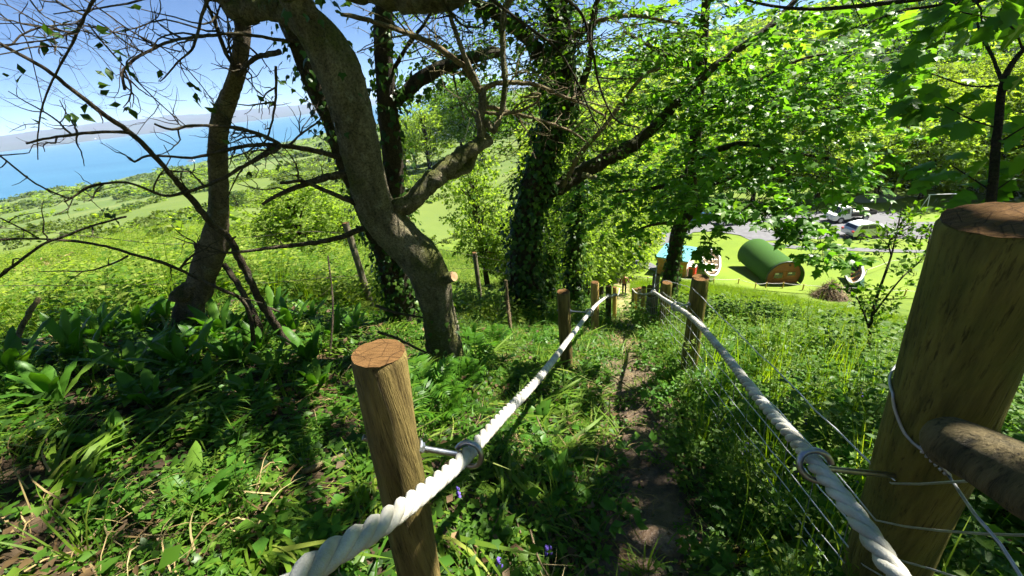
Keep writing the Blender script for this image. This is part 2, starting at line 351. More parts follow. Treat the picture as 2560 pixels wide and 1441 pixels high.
# ------------------------------------------------------------------ stuff scattered as instances
def hidden(name, mb_or_mesh, mats=None, smooth=True):
    me = mb_or_mesh.mesh(name, mats, smooth) if isinstance(mb_or_mesh, MB) else mb_or_mesh
    return bpy.data.objects.new(name, me)
def scatter(name, protos, pos, rot, scl, idx, label, cat):
    c = bpy.data.collections.new(name + "_clumps")
    order = sorted(range(len(protos)), key=lambda i: protos[i].name)
    for p in protos:
        if p.name not in c.objects: c.objects.link(p)
    rank = np.empty(len(protos), int)
    for k, i in enumerate(order): rank[i] = k
    me = bpy.data.meshes.new(name); n = len(pos)
    me.vertices.add(n); me.vertices.foreach_set("co", np.asarray(pos, np.float32).ravel())
    a = me.attributes.new("rot", 'FLOAT_VECTOR', 'POINT'); a.data.foreach_set("vector", np.asarray(rot, np.float32).ravel())
    a = me.attributes.new("scl", 'FLOAT', 'POINT'); a.data.foreach_set("value", np.asarray(scl, np.float32).ravel())
    a = me.attributes.new("idx", 'INT', 'POINT'); a.data.foreach_set("value", rank[np.asarray(idx)].astype(np.int32))
    me.update()
    o = bpy.data.objects.new(name, me); COL.objects.link(o); tag(o, label, cat, kind="stuff")
    ng = bpy.data.node_groups.new(name, 'GeometryNodeTree')
    ng.interface.new_socket('Geometry', in_out='INPUT', socket_type='NodeSocketGeometry')
    ng.interface.new_socket('Geometry', in_out='OUTPUT', socket_type='NodeSocketGeometry')
    A = ng.nodes.new
    gi, go = A('NodeGroupInput'), A('NodeGroupOutput'); iop = A('GeometryNodeInstanceOnPoints'); ci = A('GeometryNodeCollectionInfo')
    ci.inputs['Collection'].default_value = c; ci.inputs['Separate Children'].default_value = True; ci.inputs['Reset Children'].default_value = True
    def na(nm, t):
        q = A('GeometryNodeInputNamedAttribute'); q.data_type = t; q.inputs['Name'].default_value = nm
        return next(s for s in q.outputs if s.enabled and s.name == 'Attribute')
    e2r = A('FunctionNodeEulerToRotation'); Lk = ng.links.new
    Lk(na("rot", 'FLOAT_VECTOR'), e2r.inputs[0])
    Lk(gi.outputs[0], iop.inputs['Points']); Lk(ci.outputs[0], iop.inputs['Instance']); iop.inputs['Pick Instance'].default_value = True
    Lk(na("idx", 'INT'), iop.inputs['Instance Index']); Lk(e2r.outputs[0], iop.inputs['Rotation']); Lk(na("scl", 'FLOAT'), iop.inputs['Scale'])
    Lk(iop.outputs[0], go.inputs[0])
    m = o.modifiers.new(name, 'NODES'); m.node_group = ng
    return o
def inside(poly, x, y):
    poly = np.asarray(poly)[:, :2]; r = np.zeros(np.shape(x), bool); j = len(poly) - 1
    for i in range(len(poly)):
        xi, yi = poly[i]; xj, yj = poly[j]
        r ^= ((yi > y) != (yj > y)) & (x < (xj - xi) * (y - yi) / (yj - yi + 1e-12) + xi); j = i
    return r
def sheet(name, poly, dz, material, step, parent=None, jag=0.0, seed=0, **tags):
    """a ground sheet with that outline laid on the terrain"""
    poly = np.asarray(poly, float)[:, :2]; g = rng_(seed); bd = []
    for i in range(len(poly)):
        a, b = poly[i], poly[(i + 1) % len(poly)]; n = max(1, int(np.linalg.norm(b - a) / step))
        for k in range(n): bd.append(a + (b - a) * k / n + g.normal(0, jag, 2) * (k > 0 or jag > 0))
    bd = np.array(bd); lo, hi = bd.min(0), bd.max(0)
    X, Y = np.meshgrid(np.arange(lo[0], hi[0], step), np.arange(lo[1], hi[1], step)); X = X.ravel() + g.normal(0, step * .1, X.size); Y = Y.ravel() + g.normal(0, step * .1, Y.size)
    k = inside(bd, X, Y); pts = [Vector(p) for p in bd] + [Vector((x, y)) for x, y in zip(X[k], Y[k])]
    nb = len(bd); vs, _, fs, *_ = delaunay_2d_cdt(pts, [], [list(range(nb))], 1, 1e-4)
    V = np.array([[v.x, v.y, 0] for v in vs]); V[:, 2] = H(V[:, 0], V[:, 1]) + dz
    mb = MB(); F = [tuple(f) for f in fs]
    F = [f if np.cross(V[f[1]][:2] - V[f[0]][:2], V[f[2]][:2] - V[f[0]][:2]) > 0 else f[::-1] for f in F]
    mb.add(V, F); return mb.build(name, material, parent, **tags)
# ------------------------------------------------------------------ the setting: ground, sea, hills, sheets of lawn and gravel
SEA_Z = EYE[2] - 80.0
def _ground(N, L, o):
    g = N("NewGeometry"); ln = N("VectorMath", operation='LENGTH'); L(g.outputs['Position'], ln.inputs[0])
    n1 = noise(N, L, 9, 6, 0.7, vec=g.outputs['Position']); n2 = noise(N, L, 0.6, 5, 0.6, vec=g.outputs['Position']); n3 = noise(N, L, 0.03, 6, 0.65, vec=g.outputs['Position'])
    soil = ramp(N, [(0.3, (0.018, 0.012, 0.008)), (0.5, (0.04, 0.027, 0.016)), (0.75, (0.085, 0.06, 0.035))]); L(n1.outputs[0], soil.inputs[0])
    turf = ramp(N, [(0.3, (0.06, 0.1, 0.015)), (0.7, (0.13, 0.18, 0.025))]); L(n2.outputs[0], turf.inputs[0])
    far = ramp(N, [(0.3, (0.06, 0.1, 0.025)), (0.5, (0.09, 0.13, 0.035)), (0.62, (0.12, 0.15, 0.045)), (0.75, (0.15, 0.145, 0.065))]); L(n3.outputs[0], far.inputs[0])
    m1 = N("MapRange", clamp=True); m1.inputs[1].default_value = 6; m1.inputs[2].default_value = 14; L(ln.outputs['Value'], m1.inputs[0])
    m2 = N("MapRange", clamp=True); m2.inputs[1].default_value = 60; m2.inputs[2].default_value = 140; L(ln.outputs['Value'], m2.inputs[0])
    c = mixc(N, L, soil.outputs[0], turf.outputs[0], m1.outputs[0]); c = mixc(N, L, c, far.outputs[0], m2.outputs[0])
    p = N("BsdfPrincipled"); p.inputs['Roughness'].default_value = 0.9; p.inputs['Specular IOR Level'].default_value = 0.1; L(c, p.inputs['Base Color'])
    bp = N("Bump"); bp.inputs['Strength'].default_value = 0.7; bp.inputs['Distance'].default_value = 0.03; L(n1.outputs[0], bp.inputs['Height']); L(bp.outputs[0], p.inputs['Normal'])
    L(p.outputs[0], o.inputs[0])
M_['ground'] = mat("ground_soil_and_turf", _ground)
az = np.concatenate([np.arange(-180, -76, 4.0), np.arange(-76, 76, 0.5), np.arange(76, 180, 4.0)]); azr = np.radians(az)
rr = np.concatenate([np.exp(np.linspace(math.log(0.25), math.log(90), 170)), np.exp(np.linspace(math.log(92), math.log(2600), 110))])
AA, RR = np.meshgrid(azr, rr, indexing='ij'); X, Y = np.sin(AA) * RR, np.cos(AA) * RR; Z = H(X, Y)
na_, nr_ = AA.shape; i, j = np.meshgrid(np.arange(na_), np.arange(nr_ - 1), indexing='ij'); i2 = (i + 1) % na_
F = np.stack([i * nr_ + j, i * nr_ + j + 1, i2 * nr_ + j + 1, i2 * nr_ + j], -1).reshape(-1, 4)
mb = MB(); mb.add(np.stack([X, Y, Z], -1).reshape(-1, 3), F)
k = np.arange(na_); c0 = mb.n; mb.add(np.vstack([np.stack([X[:, 0], Y[:, 0], Z[:, 0]], -1), [[0, 0, float(H(0.01, 0.01))]]]), np.stack([k, (k + 1) % na_, np.full(na_, na_)], -1)[:, ::-1])
mb.build("ground", M_['ground'], kind="structure", label="steep hillside falling from the path to fields and shore")

def _sea(N, L, o):
    g = N("NewGeometry"); n1 = noise(N, L, 0.0022, 6, 0.65, vec=g.outputs['Position'], stretch=(1, 3, 1)); n2 = noise(N, L, 0.05, 6, 0.7, vec=g.outputs['Position'])
    r = ramp(N, [(0.35, (0.028, 0.1, 0.175)), (0.65, (0.042, 0.13, 0.21))]); L(n1.outputs[0], r.inputs[0])
    p = N("BsdfPrincipled"); p.inputs['Roughness'].default_value = 0.45; p.inputs['Specular IOR Level'].default_value = 0.35; L(r.outputs[0], p.inputs['Base Color'])
    bp = N("Bump"); bp.inputs['Strength'].default_value = 0.6; bp.inputs['Distance'].default_value = 1.5; L(n2.outputs[0], bp.inputs['Height']); L(bp.outputs[0], p.inputs['Normal'])
    L(p.outputs[0], o.inputs[0])
mb = MB(); a = np.linspace(rad(-110), rad(80), 60); rs = [200, 1500, 4000, 9000, 18000, 36000]
V = np.array([[math.sin(q) * r, math.cos(q) * r, SEA_Z] for r in rs for q in a]); n = len(a)
mb.add(V, np.array([[k * n + q, k * n + q + 1, (k + 1) * n + q + 1, (k + 1) * n + q] for k in range(len(rs) - 1) for q in range(n - 1)])[:, ::-1])
mb.build("sea", mat("bay_water", _sea), kind="structure", label="calm blue water of the bay")
M_['heath'] = simple("heath_hills", (0.05, 0.06, 0.03), 0.95, var=0.5, scale=0.002, col2=(0.065, 0.05, 0.035), spec=0.05)
def hills(name, a0, a1, r0, r1, depth, prof, seed, label):
    g = rng_(seed); n = 160; m = 14; a = np.radians(np.linspace(a0, a1, n)); u = np.linspace(0, 1, n)
    base = np.interp(u, np.linspace(0, 1, len(prof)), prof)
    w = sum(g.uniform(.4, 1) / f * np.sin(u * f * 9 + g.uniform(0, 6.3)) for f in (1, 2, 3, 5, 8, 13, 21)) * 0.12 + 1
    V = []
    for k in range(m):
        t = k / (m - 1); env = math.sin(t * math.pi / 2) ** 1.2
        rr_ = np.interp(u, [0, 1], [r0, r1]) + depth * t + (1 - t) * 140 * np.sin(u * 37 + seed)
        z = SEA_Z - 3 + base * w * env * (1 + 0.15 * np.sin(u * 60 + k * 1.7 + seed) * t * (1 - t) * 4) + 3.5 * (k > 0)
        V.append(np.stack([np.sin(a) * rr_, np.cos(a) * rr_, z], -1))
    V = np.concatenate(V); mb = MB()
    mb.add(V, np.array([[k * n + q, (k + 1) * n + q, (k + 1) * n + q + 1, k * n + q + 1] for k in range(m - 1) for q in range(n - 1)]))
    mb.build(name, M_['heath'], kind="structure", label=label)
hills("far_shore_hills", -75, -20, 6300, 9800, 3500, [230, 220, 190, 180, 215, 240, 250, 220, 190], 3, "hazy blue hills along the far shore of the bay")
hills("distant_hills", -45, 35, 14500, 17000, 5000, [150, 190, 170, 210, 240, 220, 250, 220, 230, 200], 8, "faint blue hills beyond the end of the bay")

def poly(*pp): return [G(*q)[:2] for q in pp]
def grassmat(name, a, b, scale=0.5, fine=14):
    def bb(N, L, o):
        g = N("NewGeometry"); n1 = noise(N, L, scale, 5, 0.6, vec=g.outputs['Position']); n2 = noise(N, L, fine, 4, 0.7, vec=g.outputs['Position'])
        mx = N("Math", operation='MULTIPLY_ADD'); L(n2.outputs[0], mx.inputs[0]); mx.inputs[1].default_value = 0.5; L(n1.outputs[0], mx.inputs[2])
        r = ramp(N, [(0.5, a), (1.0, b)]); L(mx.outputs[0], r.inputs[0])
        p = N("BsdfPrincipled"); p.inputs['Roughness'].default_value = 0.8; p.inputs['Specular IOR Level'].default_value = 0.15; L(r.outputs[0], p.inputs['Base Color'])
        bp = N("Bump"); bp.inputs['Strength'].default_value = 0.5; bp.inputs['Distance'].default_value = 0.05; L(n2.outputs[0], bp.inputs['Height']); L(bp.outputs[0], p.inputs['Normal'])
        L(p.outputs[0], o.inputs[0])
    return mat(name, bb)
M_['lawn'] = grassmat("mown_lawn", (0.085, 0.14, 0.012), (0.14, 0.195, 0.018), 0.25, 9)
M_['field'] = grassmat("pasture", (0.07, 0.11, 0.02), (0.11, 0.145, 0.03), 0.04, 0.6)
M_['gravel'] = simple("grey_gravel", (0.12, 0.12, 0.13), 0.9, var=0.35, scale=1.5, bump=0.3)
M_['pale_gravel'] = simple("pale_concrete", (0.26, 0.25, 0.22), 0.9, var=0.3, scale=2.0, bump=0.3)
LAWN = poly((1560, 690), (1590, 625), (1660, 590), (1760, 520), (1900, 500), (2100, 480), (2340, 500), (2480, 520), (2560, 560), (2700, 640), (2800, 740), (2450, 752), (2200, 748), (2000, 735), (1850, 722), (1700, 705))
sheet("lawn", LAWN, 0.05, M_['lawn'], 1.5, kind="structure", label="bright mown lawn in the valley below the path")
PARK = poly((1690, 585), (1720, 560), (1740, 537), (1850, 534), (2060, 531), (2110, 526), (2240, 533), (2275, 558), (2400, 556), (2700, 560), (2700, 605), (2300, 600), (2080, 598), (1990, 600), (1905, 605), (1850, 590), (1780, 580))
sheet("car_park", PARK, 0.10, M_['gravel'], 1.5, kind="structure", label="grey gravel car park beyond the lawn")
TRACK = poly((1690, 585), (1780, 580), (1735, 582), (1700, 603), (1670, 612), (1625, 622), (1598, 634), (1610, 650), (1640, 668), (1670, 680), (1640, 682), (1590, 665), (1560, 652), (1568, 636), (1600, 612), (1640, 596), (1660, 582))
sheet("gravel_track", TRACK, 0.14, M_['gravel'], 0.8, kind="structure", label="grey gravel track curving from the car park to the cabin")
sheet("far_clearing", poly((2115, 502), (2150, 490), (2230, 488), (2262, 496), (2215, 508), (2150, 510)), 0.12, M_['pale_gravel'], 1.5, kind="structure", label="pale gravel clearing shaded by the wood beyond the car park")
sheet("lawn_track", poly((1850, 590), (1905, 606), (2000, 618), (2140, 622), (2330, 628), (2330, 634), (2140, 630), (2000, 626), (1900, 614)), 0.10, M_['gravel'], 0.8, kind="structure", label="narrow gravel track between the two lawns")
sheet("concrete_slab", poly((1853, 645), (1872, 645), (1882, 668), (1868, 672)), 0.09, M_['pale_gravel'], 0.8, kind="structure", label="pale concrete slab behind the green pod")
FIELDS = [poly((194, 585), (312, 530), (399, 500), (513, 481), (569, 464), (640, 448), (700, 445), (690, 470), (600, 490), (520, 519), (465, 530), (361, 560), (250, 600)),
          poly((380, 590), (440, 572), (503, 556), (569, 530), (642, 521), (700, 530), (680, 555), (600, 585), (480, 605)),
          poly((1000, 450), (1070, 412), (1140, 392), (1250, 372), (1300, 380), (1260, 405), (1120, 425), (1040, 445), (1010, 470)),
          poly((990, 540), (1050, 515), (1130, 490), (1200, 480), (1200, 560), (1120, 600), (1040, 620), (1000, 600)),
          poly((820, 430), (900, 420), (960, 425), (940, 445), (850, 450))]
for q, f in enumerate(FIELDS): sheet("pasture_field", f, 0.25, M_['field'], [6, 4, 8, 3, 8][q], kind="structure", label=["long pale green pasture field on the seaward slope", "small pasture field below the long one", "sloping green field near the far house", "green field seen between the ivy trunks", "strip of pasture beyond the leafy tree"][q])
PATH_PX = [(1660, 1560), (1645, 1430), (1612, 1250), (1580, 1080), (1565, 960), (1572, 880), (1572, 820), (1566, 775), (1560, 740), (1558, 715), (1563, 695)]
PATH = np.array([G(*q)[:2] for q in PATH_PX]); PATH = np.vstack([PATH[0] - (PATH[1] - PATH[0]) * 3, PATH])
PC, _w = resample(np.c_[PATH, np.zeros(len(PATH))], np.interp(np.arange(len(PATH)), [0, 3, 6, 11], [0.31, 0.31, 0.38, 0.8]), 0.12)
PC = PC[:, :2]
def path_x(y): return np.interp(y, PC[:, 1], PC[:, 0])
def path_dist(x, y):
    d = np.full(np.shape(x), 1e9)
    for k in range(0, len(PC), 2): d = np.minimum(d, np.hypot(x - PC[k, 0], y - PC[k, 1]))
    return d
_t = nrm(np.gradient(PC, axis=0)); _n = np.c_[_t[:, 1], -_t[:, 0]]; g = rng_(5)
ww = _w * (1 + 0.2 * np.sin(np.arange(len(PC)) * 0.35) + g.normal(0, .06, len(PC)))
mb = MB(); cols = np.linspace(-1, 1, 9); V = []
for k in cols:
    q = PC + _n * (ww * k)[:, None]; V.append(np.c_[q, H(q[:, 0], q[:, 1]) + 0.03 - 0.02 * (1 - k * k) + g.normal(0, .006, len(q)) - 0.05 * (abs(k) > .9)])
V = np.concatenate(V); n = len(PC)
mb.add(V, np.array([[c * n + q, (c + 1) * n + q, (c + 1) * n + q + 1, c * n + q + 1] for c in range(8) for q in range(n - 1)]))
def _path(N, L, o):
    g = N("NewGeometry"); sp = N("SeparateXYZ"); L(g.outputs['Position'], sp.inputs[0])
    n1 = noise(N, L, 11, 8, 0.75, vec=g.outputs['Position']); n2 = noise(N, L, 30, 5, 0.7, vec=g.outputs['Position'], dist=1.0); n3 = noise(N, L, 2.2, 4, vec=g.outputs['Position'])
    mud = ramp(N, [(0.32, (0.02, 0.013, 0.009)), (0.5, (0.07, 0.045, 0.027)), (0.7, (0.17, 0.115, 0.07))]); L(n1.outputs[0], mud.inputs[0])
    st = ramp(N, [(0.3, (0.1, 0.09, 0.03)), (0.55, (0.26, 0.22, 0.09)), (0.75, (0.2, 0.24, 0.05))]); L(n2.outputs[0], st.inputs[0])
    m = N("MapRange", clamp=True); m.inputs[1].default_value = 2.5; m.inputs[2].default_value = 6; L(sp.outputs[1], m.inputs[0])
    a = N("Math", operation='MULTIPLY_ADD', use_clamp=True); L(n3.outputs[0], a.inputs[0]); a.inputs[1].default_value = 1.2; a.inputs[2].default_value = -0.6
    a2 = N("Math", operation='ADD', use_clamp=True); L(a.outputs[0], a2.inputs[0]); L(m.outputs[0], a2.inputs[1])
    c = mixc(N, L, mud.outputs[0], st.outputs[0], a2.outputs[0])
    p = N("BsdfPrincipled"); L(c, p.inputs['Base Color']); p.inputs['Roughness'].default_value = 0.6; p.inputs['Specular IOR Level'].default_value = 0.4
    bp = N("Bump"); bp.inputs['Strength'].default_value = 1.0; bp.inputs['Distance'].default_value = 0.04; L(n1.outputs[0], bp.inputs['Height']); L(bp.outputs[0], p.inputs['Normal']); L(p.outputs[0], o.inputs[0])
mb.build("footpath", mat("trodden_earth", _path), kind="structure", label="narrow trodden earth path running down between the ropes")
# ------------------------------------------------------------------ trees
def limb(items):
    """(px, py, Y, width in photo pixels) -> points and radii"""
    pts = np.array([PY(a, b, y) for a, b, y, w in items]); dep = (pts - EYE) @ FWD
    off_ = np.array([FPX / math.hypot(FPX, a - 1280) for a, *_ in items])      # the wide lens stretches what lies off axis
    return pts, np.array([w for *_, w in items]) * 0.5 * dep / FPX * off_
def line(pts, Y, w0, w1):
    """thin branch from pixel points; Y a number or a pair of start/end distances"""
    n = len(pts); y = np.linspace(*(Y if isinstance(Y, tuple) else (Y, Y)), n); w = np.linspace(w0, w1, n)
    return limb([(a, b, yy, ww) for (a, b), yy, ww in zip(pts, y, w)])
def twigs(mb, pts, rads, g, n, length, level=1, up=0.15, tips=None, r0=None, spread=1.0, lo=0.15, sides=4):
    """thin side shoots off a limb, forking again; returns their tips"""
    tips = [] if tips is None else tips; m = len(pts)
    for _ in range(n):
        f = g.uniform(lo, 1.0); k = min(int(f * (m - 1)), m - 2); t = nrm(pts[k + 1] - pts[k])
        side = nrm(np.cross(t, rand_dirs(g, 1)[0])); d = nrm(t * g.uniform(.3, .9) + side * spread + np.array([0, 0, up]))
        ln = length * g.uniform(.45, 1.15); r = min((r0 or 0.006) * g.uniform(.7, 1.2), rads[k] * .8)
        q = [pts[k]]; dd = d
        for s in range(4):
            dd = nrm(dd + g.normal(0, .28, 3) + np.array([0, 0, up * .4])); q.append(q[-1] + dd * ln / 4)
        q, rr_ = resample(q, np.linspace(r, r * .35, 5), ln / 7)
        tube(mb, q, rr_, sides, cap=False, kink=0.5, seed=int(g.integers(1e6)))
        tips.append((q[-1], nrm(q[-1] - q[-2])))
        if level > 1: twigs(mb, q, rr_, g, int(g.integers(2, 5)), length * .5, level - 1, up, tips, r * .6, spread, 0.2, sides)
    return tips
def ivy_on(mb, pts, rads, g, per_m2, size, off=0.03, spread=0.06, T=IVY, hang=1.0):
    pts, rads = resample(pts, rads, 0.1); seg = np.linalg.norm(np.diff(pts, axis=0), axis=1); area = 2 * math.pi * ((rads[:-1] + rads[1:]) / 2) * seg
    n = int(area.sum() * per_m2); k = g.choice(len(seg), n, p=area / area.sum()); u = g.uniform(0, 1, n)[:, None]
    c = pts[k] * (1 - u) + pts[k + 1] * u; t = nrm(pts[k + 1] - pts[k]); d = rand_dirs(g, n); o = nrm(d - (d * t).sum(1, keepdims=True) * t)
    pos = c + o * (rads[k] + off + np.abs(g.normal(0, spread, n)))[:, None]
    ax = o * 0.5 + rand_dirs(g, n) * 0.5 + np.array([0, 0, -hang]); nn = o + rand_dirs(g, n) * 0.6 + np.array([0, 0, .4])
    bake(mb, T, pos, frames(ax, nn), size * g.uniform(.6, 1.3, n))
def sprays(mb, blobs, g, per, nleaf, T, size, ln, shell=0.45, droop=0.25, wood=None, up=1.0):
    """leafy sprays spread through ellipsoids (centre, radii, weight); wood gets the twig each one grows on"""
    for c, r, w in blobs:
        c = np.asarray(c); r = np.asarray(r); n = int(per * w); d = rand_dirs(g, n); f = g.uniform(shell, 1.0, n) ** 0.6
        pos = c + d * r * f[:, None]; out = nrm(d * np.array([1, 1, .25]) + g.normal(0, .35, (n, 3)) * np.array([1, 1, .4]))
        L = ln * g.uniform(.6, 1.3, n)
        u = g.uniform(0.05, 1, (n, nleaf)); side = nrm(np.cross(out, [0, 0, 1.0])); wd = g.normal(0, .28, (n, nleaf)) * (0.35 + u * .8)
        q = pos[:, None] + out[:, None] * (u * L[:, None])[..., None] + side[:, None] * (wd * L[:, None])[..., None]
        q[..., 2] -= (u ** 2 * L[:, None] * droop) - g.normal(0, .05, (n, nleaf)) * L[:, None]
        dr = out[:, None] * .8 + side[:, None] * np.sign(wd)[..., None] * .7 + g.normal(0, .35, (n, nleaf, 3)); dr[..., 2] -= .25
        nn = g.normal(0, .45, (n, nleaf, 3)) + np.array([0, 0, up])
        bake(mb, T, q.reshape(-1, 3), frames(dr.reshape(-1, 3), nn.reshape(-1, 3)), size * g.uniform(.55, 1.25, n * nleaf))
        if wood is not None:
            for k in range(n):
                e = pos[k] + out[k] * L[k]; e[2] -= L[k] * droop; s = pos[k] - out[k] * L[k] * .5
                tube(wood, [s, (s + e) / 2 + [0, 0, L[k] * .12], e], [.006, .005, .002], 3, cap=False)

# --- the leaning tree with the lit trunk
base = gz(-0.73, 3.02)
T1 = empty("leaning_tree", base, "tall tree with thick leaning grey-brown trunk and bare twisted branches, beside the path", "tree")
p, r = limb([(1112, 985, 3.02, 128), (1112, 900, 3.02, 108), (1109, 850, 3.0, 98), (1096, 770, 2.98, 90), (1078, 705, 2.95, 118), (1048, 650, 2.92, 122), (1000, 598, 2.9, 118), (946, 530, 2.85, 112), (916, 432, 2.8, 112), (891, 330, 2.75, 116), (866, 240, 2.72, 126), (838, 165, 2.7, 140), (800, 95, 2.66, 128), (760, 40, 2.6, 100), (725, -20, 2.55, 90), (690, -90, 2.5, 85)])
r = r * .87; p = np.vstack([p, p[-1] + [-.25, .15, .7], p[-1] + [-.2, .4, 1.6], p[-1] + [.1, .6, 2.6]]); r = np.r_[r, r[-1] * .9, r[-1] * .6, r[-1] * .2]
mb = MB(); tube(mb, p, r, 36, 0.035, 0.085, 11); top1 = p[-3:]
tube(mb, *limb([(1075, 705, 2.92, 40), (1105, 697, 2.86, 34), (1133, 692, 2.8, 27)]), 12, 0.02, 0.05, 2)
trunk1 = mb.build("trunk", M_['bark'], T1)
mb = MB(); cc = limb([(1133, 692, 2.8, 25), (1136, 691.5, 2.793, 24)]); tube(mb, *cc, 14); mb.build("cut_branch_end", simple("sawn_wood", (0.42, 0.26, 0.13), 0.8, var=.4, scale=40), trunk1)
g = rng_(21)
def branch(parent, pts, Y, w0, w1, material='bark_dark', tw=0, tl=0.3, lv=1, seed=0, step=0.03, n=7, lump=0.1, leafy=0, name="branch"):
    mb = MB(); p, r = line(pts, Y, w0, w1); q, rr_ = tube(mb, p, r, n, step, lump, seed, kink=0.12); gg = rng_(seed + 500); tips = []
    if tw: tips = twigs(mb, q, rr_, gg, max(2, int(tw * .7)), tl, lv, r0=0.006)
    o = mb.build(name, M_[material], parent)
    if leafy and tips:
        lb = MB()
        for tp, d in tips:
            if gg.uniform() < leafy:
                m = int(gg.integers(2, 5)); leaves(lb, OVATE, tp + gg.normal(0, .015, (m, 3)), gg, 0.05, 0.6, np.repeat(d[None], m, 0), 0.1)
        if lb.n: lb.build("leaves", M_['leaf_dark'], o, kind="stuff")
    return o
# thick limbs
branch(T1, [(805, 110), (745, 45), (690, 22), (640, 18), (590, 28), (540, -30), (470, -160), (430, -330)], (2.66, 2.8), 88, 25, 'bark', tw=8, tl=.7, lv=2, seed=1, n=16)
branch(T1, [(830, -110), (860, -55), (930, -38), (1040, -12), (1110, -14), (1190, -55), (1290, -150), (1420, -330), (1600, -560)], (2.5, 1.9), 90, 60, 'bark', tw=10, tl=.9, lv=2, seed=2, n=20)
branch(T1, [(795, 100), (790, 55), (775, 20), (770, -40), (800, -200), (860, -400)], (2.6, 2.5), 46, 12, 'bark', tw=8, tl=.7, lv=2, seed=3, n=12)
branch(T1, [(950, 550), (1015, 512), (1080, 455), (1130, 408), (1170, 375), (1222, 350)], (2.85, 3.1), 54, 31, 'bark', seed=4, n=14)
branch(T1, [(1190, 372), (1170, 420), (1150, 430), (1110, 445)], (3.08, 3.0), 24, 18, 'bark', seed=5, n=8)
branch(T1, [(1208, 355), (1200, 300), (1208, 250), (1200, 215)], 3.1, 26, 20, 'bark', tw=6, tl=.5, lv=2, seed=6, n=10)
branch(T1, [(1203, 232), (1170, 180), (1134, 146), (1068, 104), (988, 73), (900, 45), (852, 35)], (3.1, 2.8), 18, 10, 'twig', tw=14, tl=.4, lv=2, seed=7, leafy=.12)
branch(T1, [(1200, 225), (1161, 139), (1127, 45), (1110, -20)], (3.1, 2.8), 15, 9, 'bark', tw=6, tl=.4, lv=2, seed=8)
branch(T1, [(1208, 222), (1255, 208), (1335, 212), (1411, 243), (1460, 262), (1515, 291)], (3.1, 3.3), 14, 5, 'twig', tw=14, tl=.45, lv=2, seed=9)
branch(T1, [(1204, 262), (1250, 275), (1290, 284), (1376, 309), (1430, 330), (1463, 354)], (3.1, 3.4), 12, 4, 'twig', tw=12, tl=.4, lv=2, seed=10)
branch(T1, [(1206, 280), (1260, 285), (1330, 265), (1350, 235), (1310, 242)], (3.1, 2.9), 10, 4, 'twig', tw=8, tl=.3, lv=1, seed=12)
branch(T1, [(1215, 300), (1235, 330), (1250, 290), (1262, 210), (1255, 120), (1262, 30), (1300, -30)], (3.1, 3.0), 16, 12, 'bark', tw=12, tl=.5, lv=2, seed=13)
branch(T1, [(1190, -30), (1250, 15), (1330, 75), (1390, 120), (1440, 200), (1480, 290), (1500, 330)], (2.0, 2.6), 9, 3, 'bark_dark', tw=14, tl=.35, lv=2, seed=14)
branch(T1, [(1380, -20), (1450, 30), (1480, 120), (1500, 220), (1540, 300), (1600, 320)], (2.4, 3.2), 9, 3, 'bark_dark', tw=12, tl=.4, lv=2, seed=15)
branch(T1, [(1100, -20), (1125, 30), (1160, 65), (1200, 68)], (2.0, 2.4), 10, 3, 'bark_dark', tw=6, tl=.25, lv=1, seed=16)
# bare branches to the left
LB = [([(890, 432), (830, 440), (780, 455), (740, 470), (690, 490), (655, 512)], (2.8, 2.5), 24, 8, 2), ([(905, 520), (870, 500), (820, 480), (760, 455), (700, 458)], (2.8, 2.55), 16, 9, 3),
      ([(910, 570), (860, 590), (800, 605), (720, 615), (640, 625), (570, 632), (520, 630)], (2.85, 2.5), 17, 6, 5),
      ([(850, 395), (790, 378), (720, 366), (660, 362), (600, 368), (530, 385), (480, 395), (430, 392), (370, 390), (335, 405), (318, 392)], (2.75, 2.3), 15, 5, 12),
      ([(700, 365), (690, 375), (620, 410), (560, 445), (500, 470), (450, 485), (410, 490), (370, 475), (320, 457), (270, 458), (220, 470), (180, 495), (160, 505)], (2.62, 2.2), 12, 6, 8),
      ([(700, 362), (660, 340), (590, 320), (520, 315), (470, 315), (430, 325), (385, 310)], (2.62, 2.4), 12, 7, 8),
      ([(780, 108), (700, 100), (640, 90), (580, 85), (530, 88), (480, 95), (440, 100), (400, 115), (350, 140), (318, 165), (306, 185), (312, 225)], (2.66, 2.2), 9, 9, 14),
      ([(700, 360), (640, 395), (600, 430), (565, 500)], (2.62, 2.7), 8, 3, 6),
      ([(720, 366), (760, 330), (800, 300), (820, 250)], (2.62, 2.8), 7, 3, 6),
      ([(690, 165), (690, 230), (685, 280), (670, 340), (650, 370)], (2.75, 2.7), 8, 4, 12),
      ([(700, 130), (640, 145), (610, 170), (600, 190)], (2.75, 2.9), 16, 10, 12)]
for k, (pp_, y, a, b, t) in enumerate(LB): branch(T1, pp_, y, a, b, 'dead', tw=t, tl=.3, lv=2, seed=40 + k, n=7, leafy=.08)
mb = MB(); ivy_on(mb, *limb([(770, 40, 2.6, 110), (745, -30, 2.55, 95)]), g, 250, .05); ivy_on(mb, *limb([(900, 330, 2.78, 110), (860, 220, 2.74, 120), (815, 110, 2.68, 120)]), g, 40, .05, 0.0, 0.03)
ivy_on(mb, *limb([(1112, 930, 3.02, 108), (1112, 850, 3.0, 100), (1098, 770, 2.98, 92)]), g, 130, .045, 0.0, 0.03)
mb.build("ivy", M_['ivy'], T1, kind="stuff")
mb = MB(); wd = MB(); sprays(mb, [(top1[-1] + [0, 0, .2], (1.1, 1.0, .6), 1), (top1[0] + [-.9, .2, 1.2], (.8, .8, .5), .7), (top1[-1] + [-1.2, 1.2, .2], (1.0, 1.0, .5), .7)], g, 60, 14, OVATE, .08, .5, wood=wd)
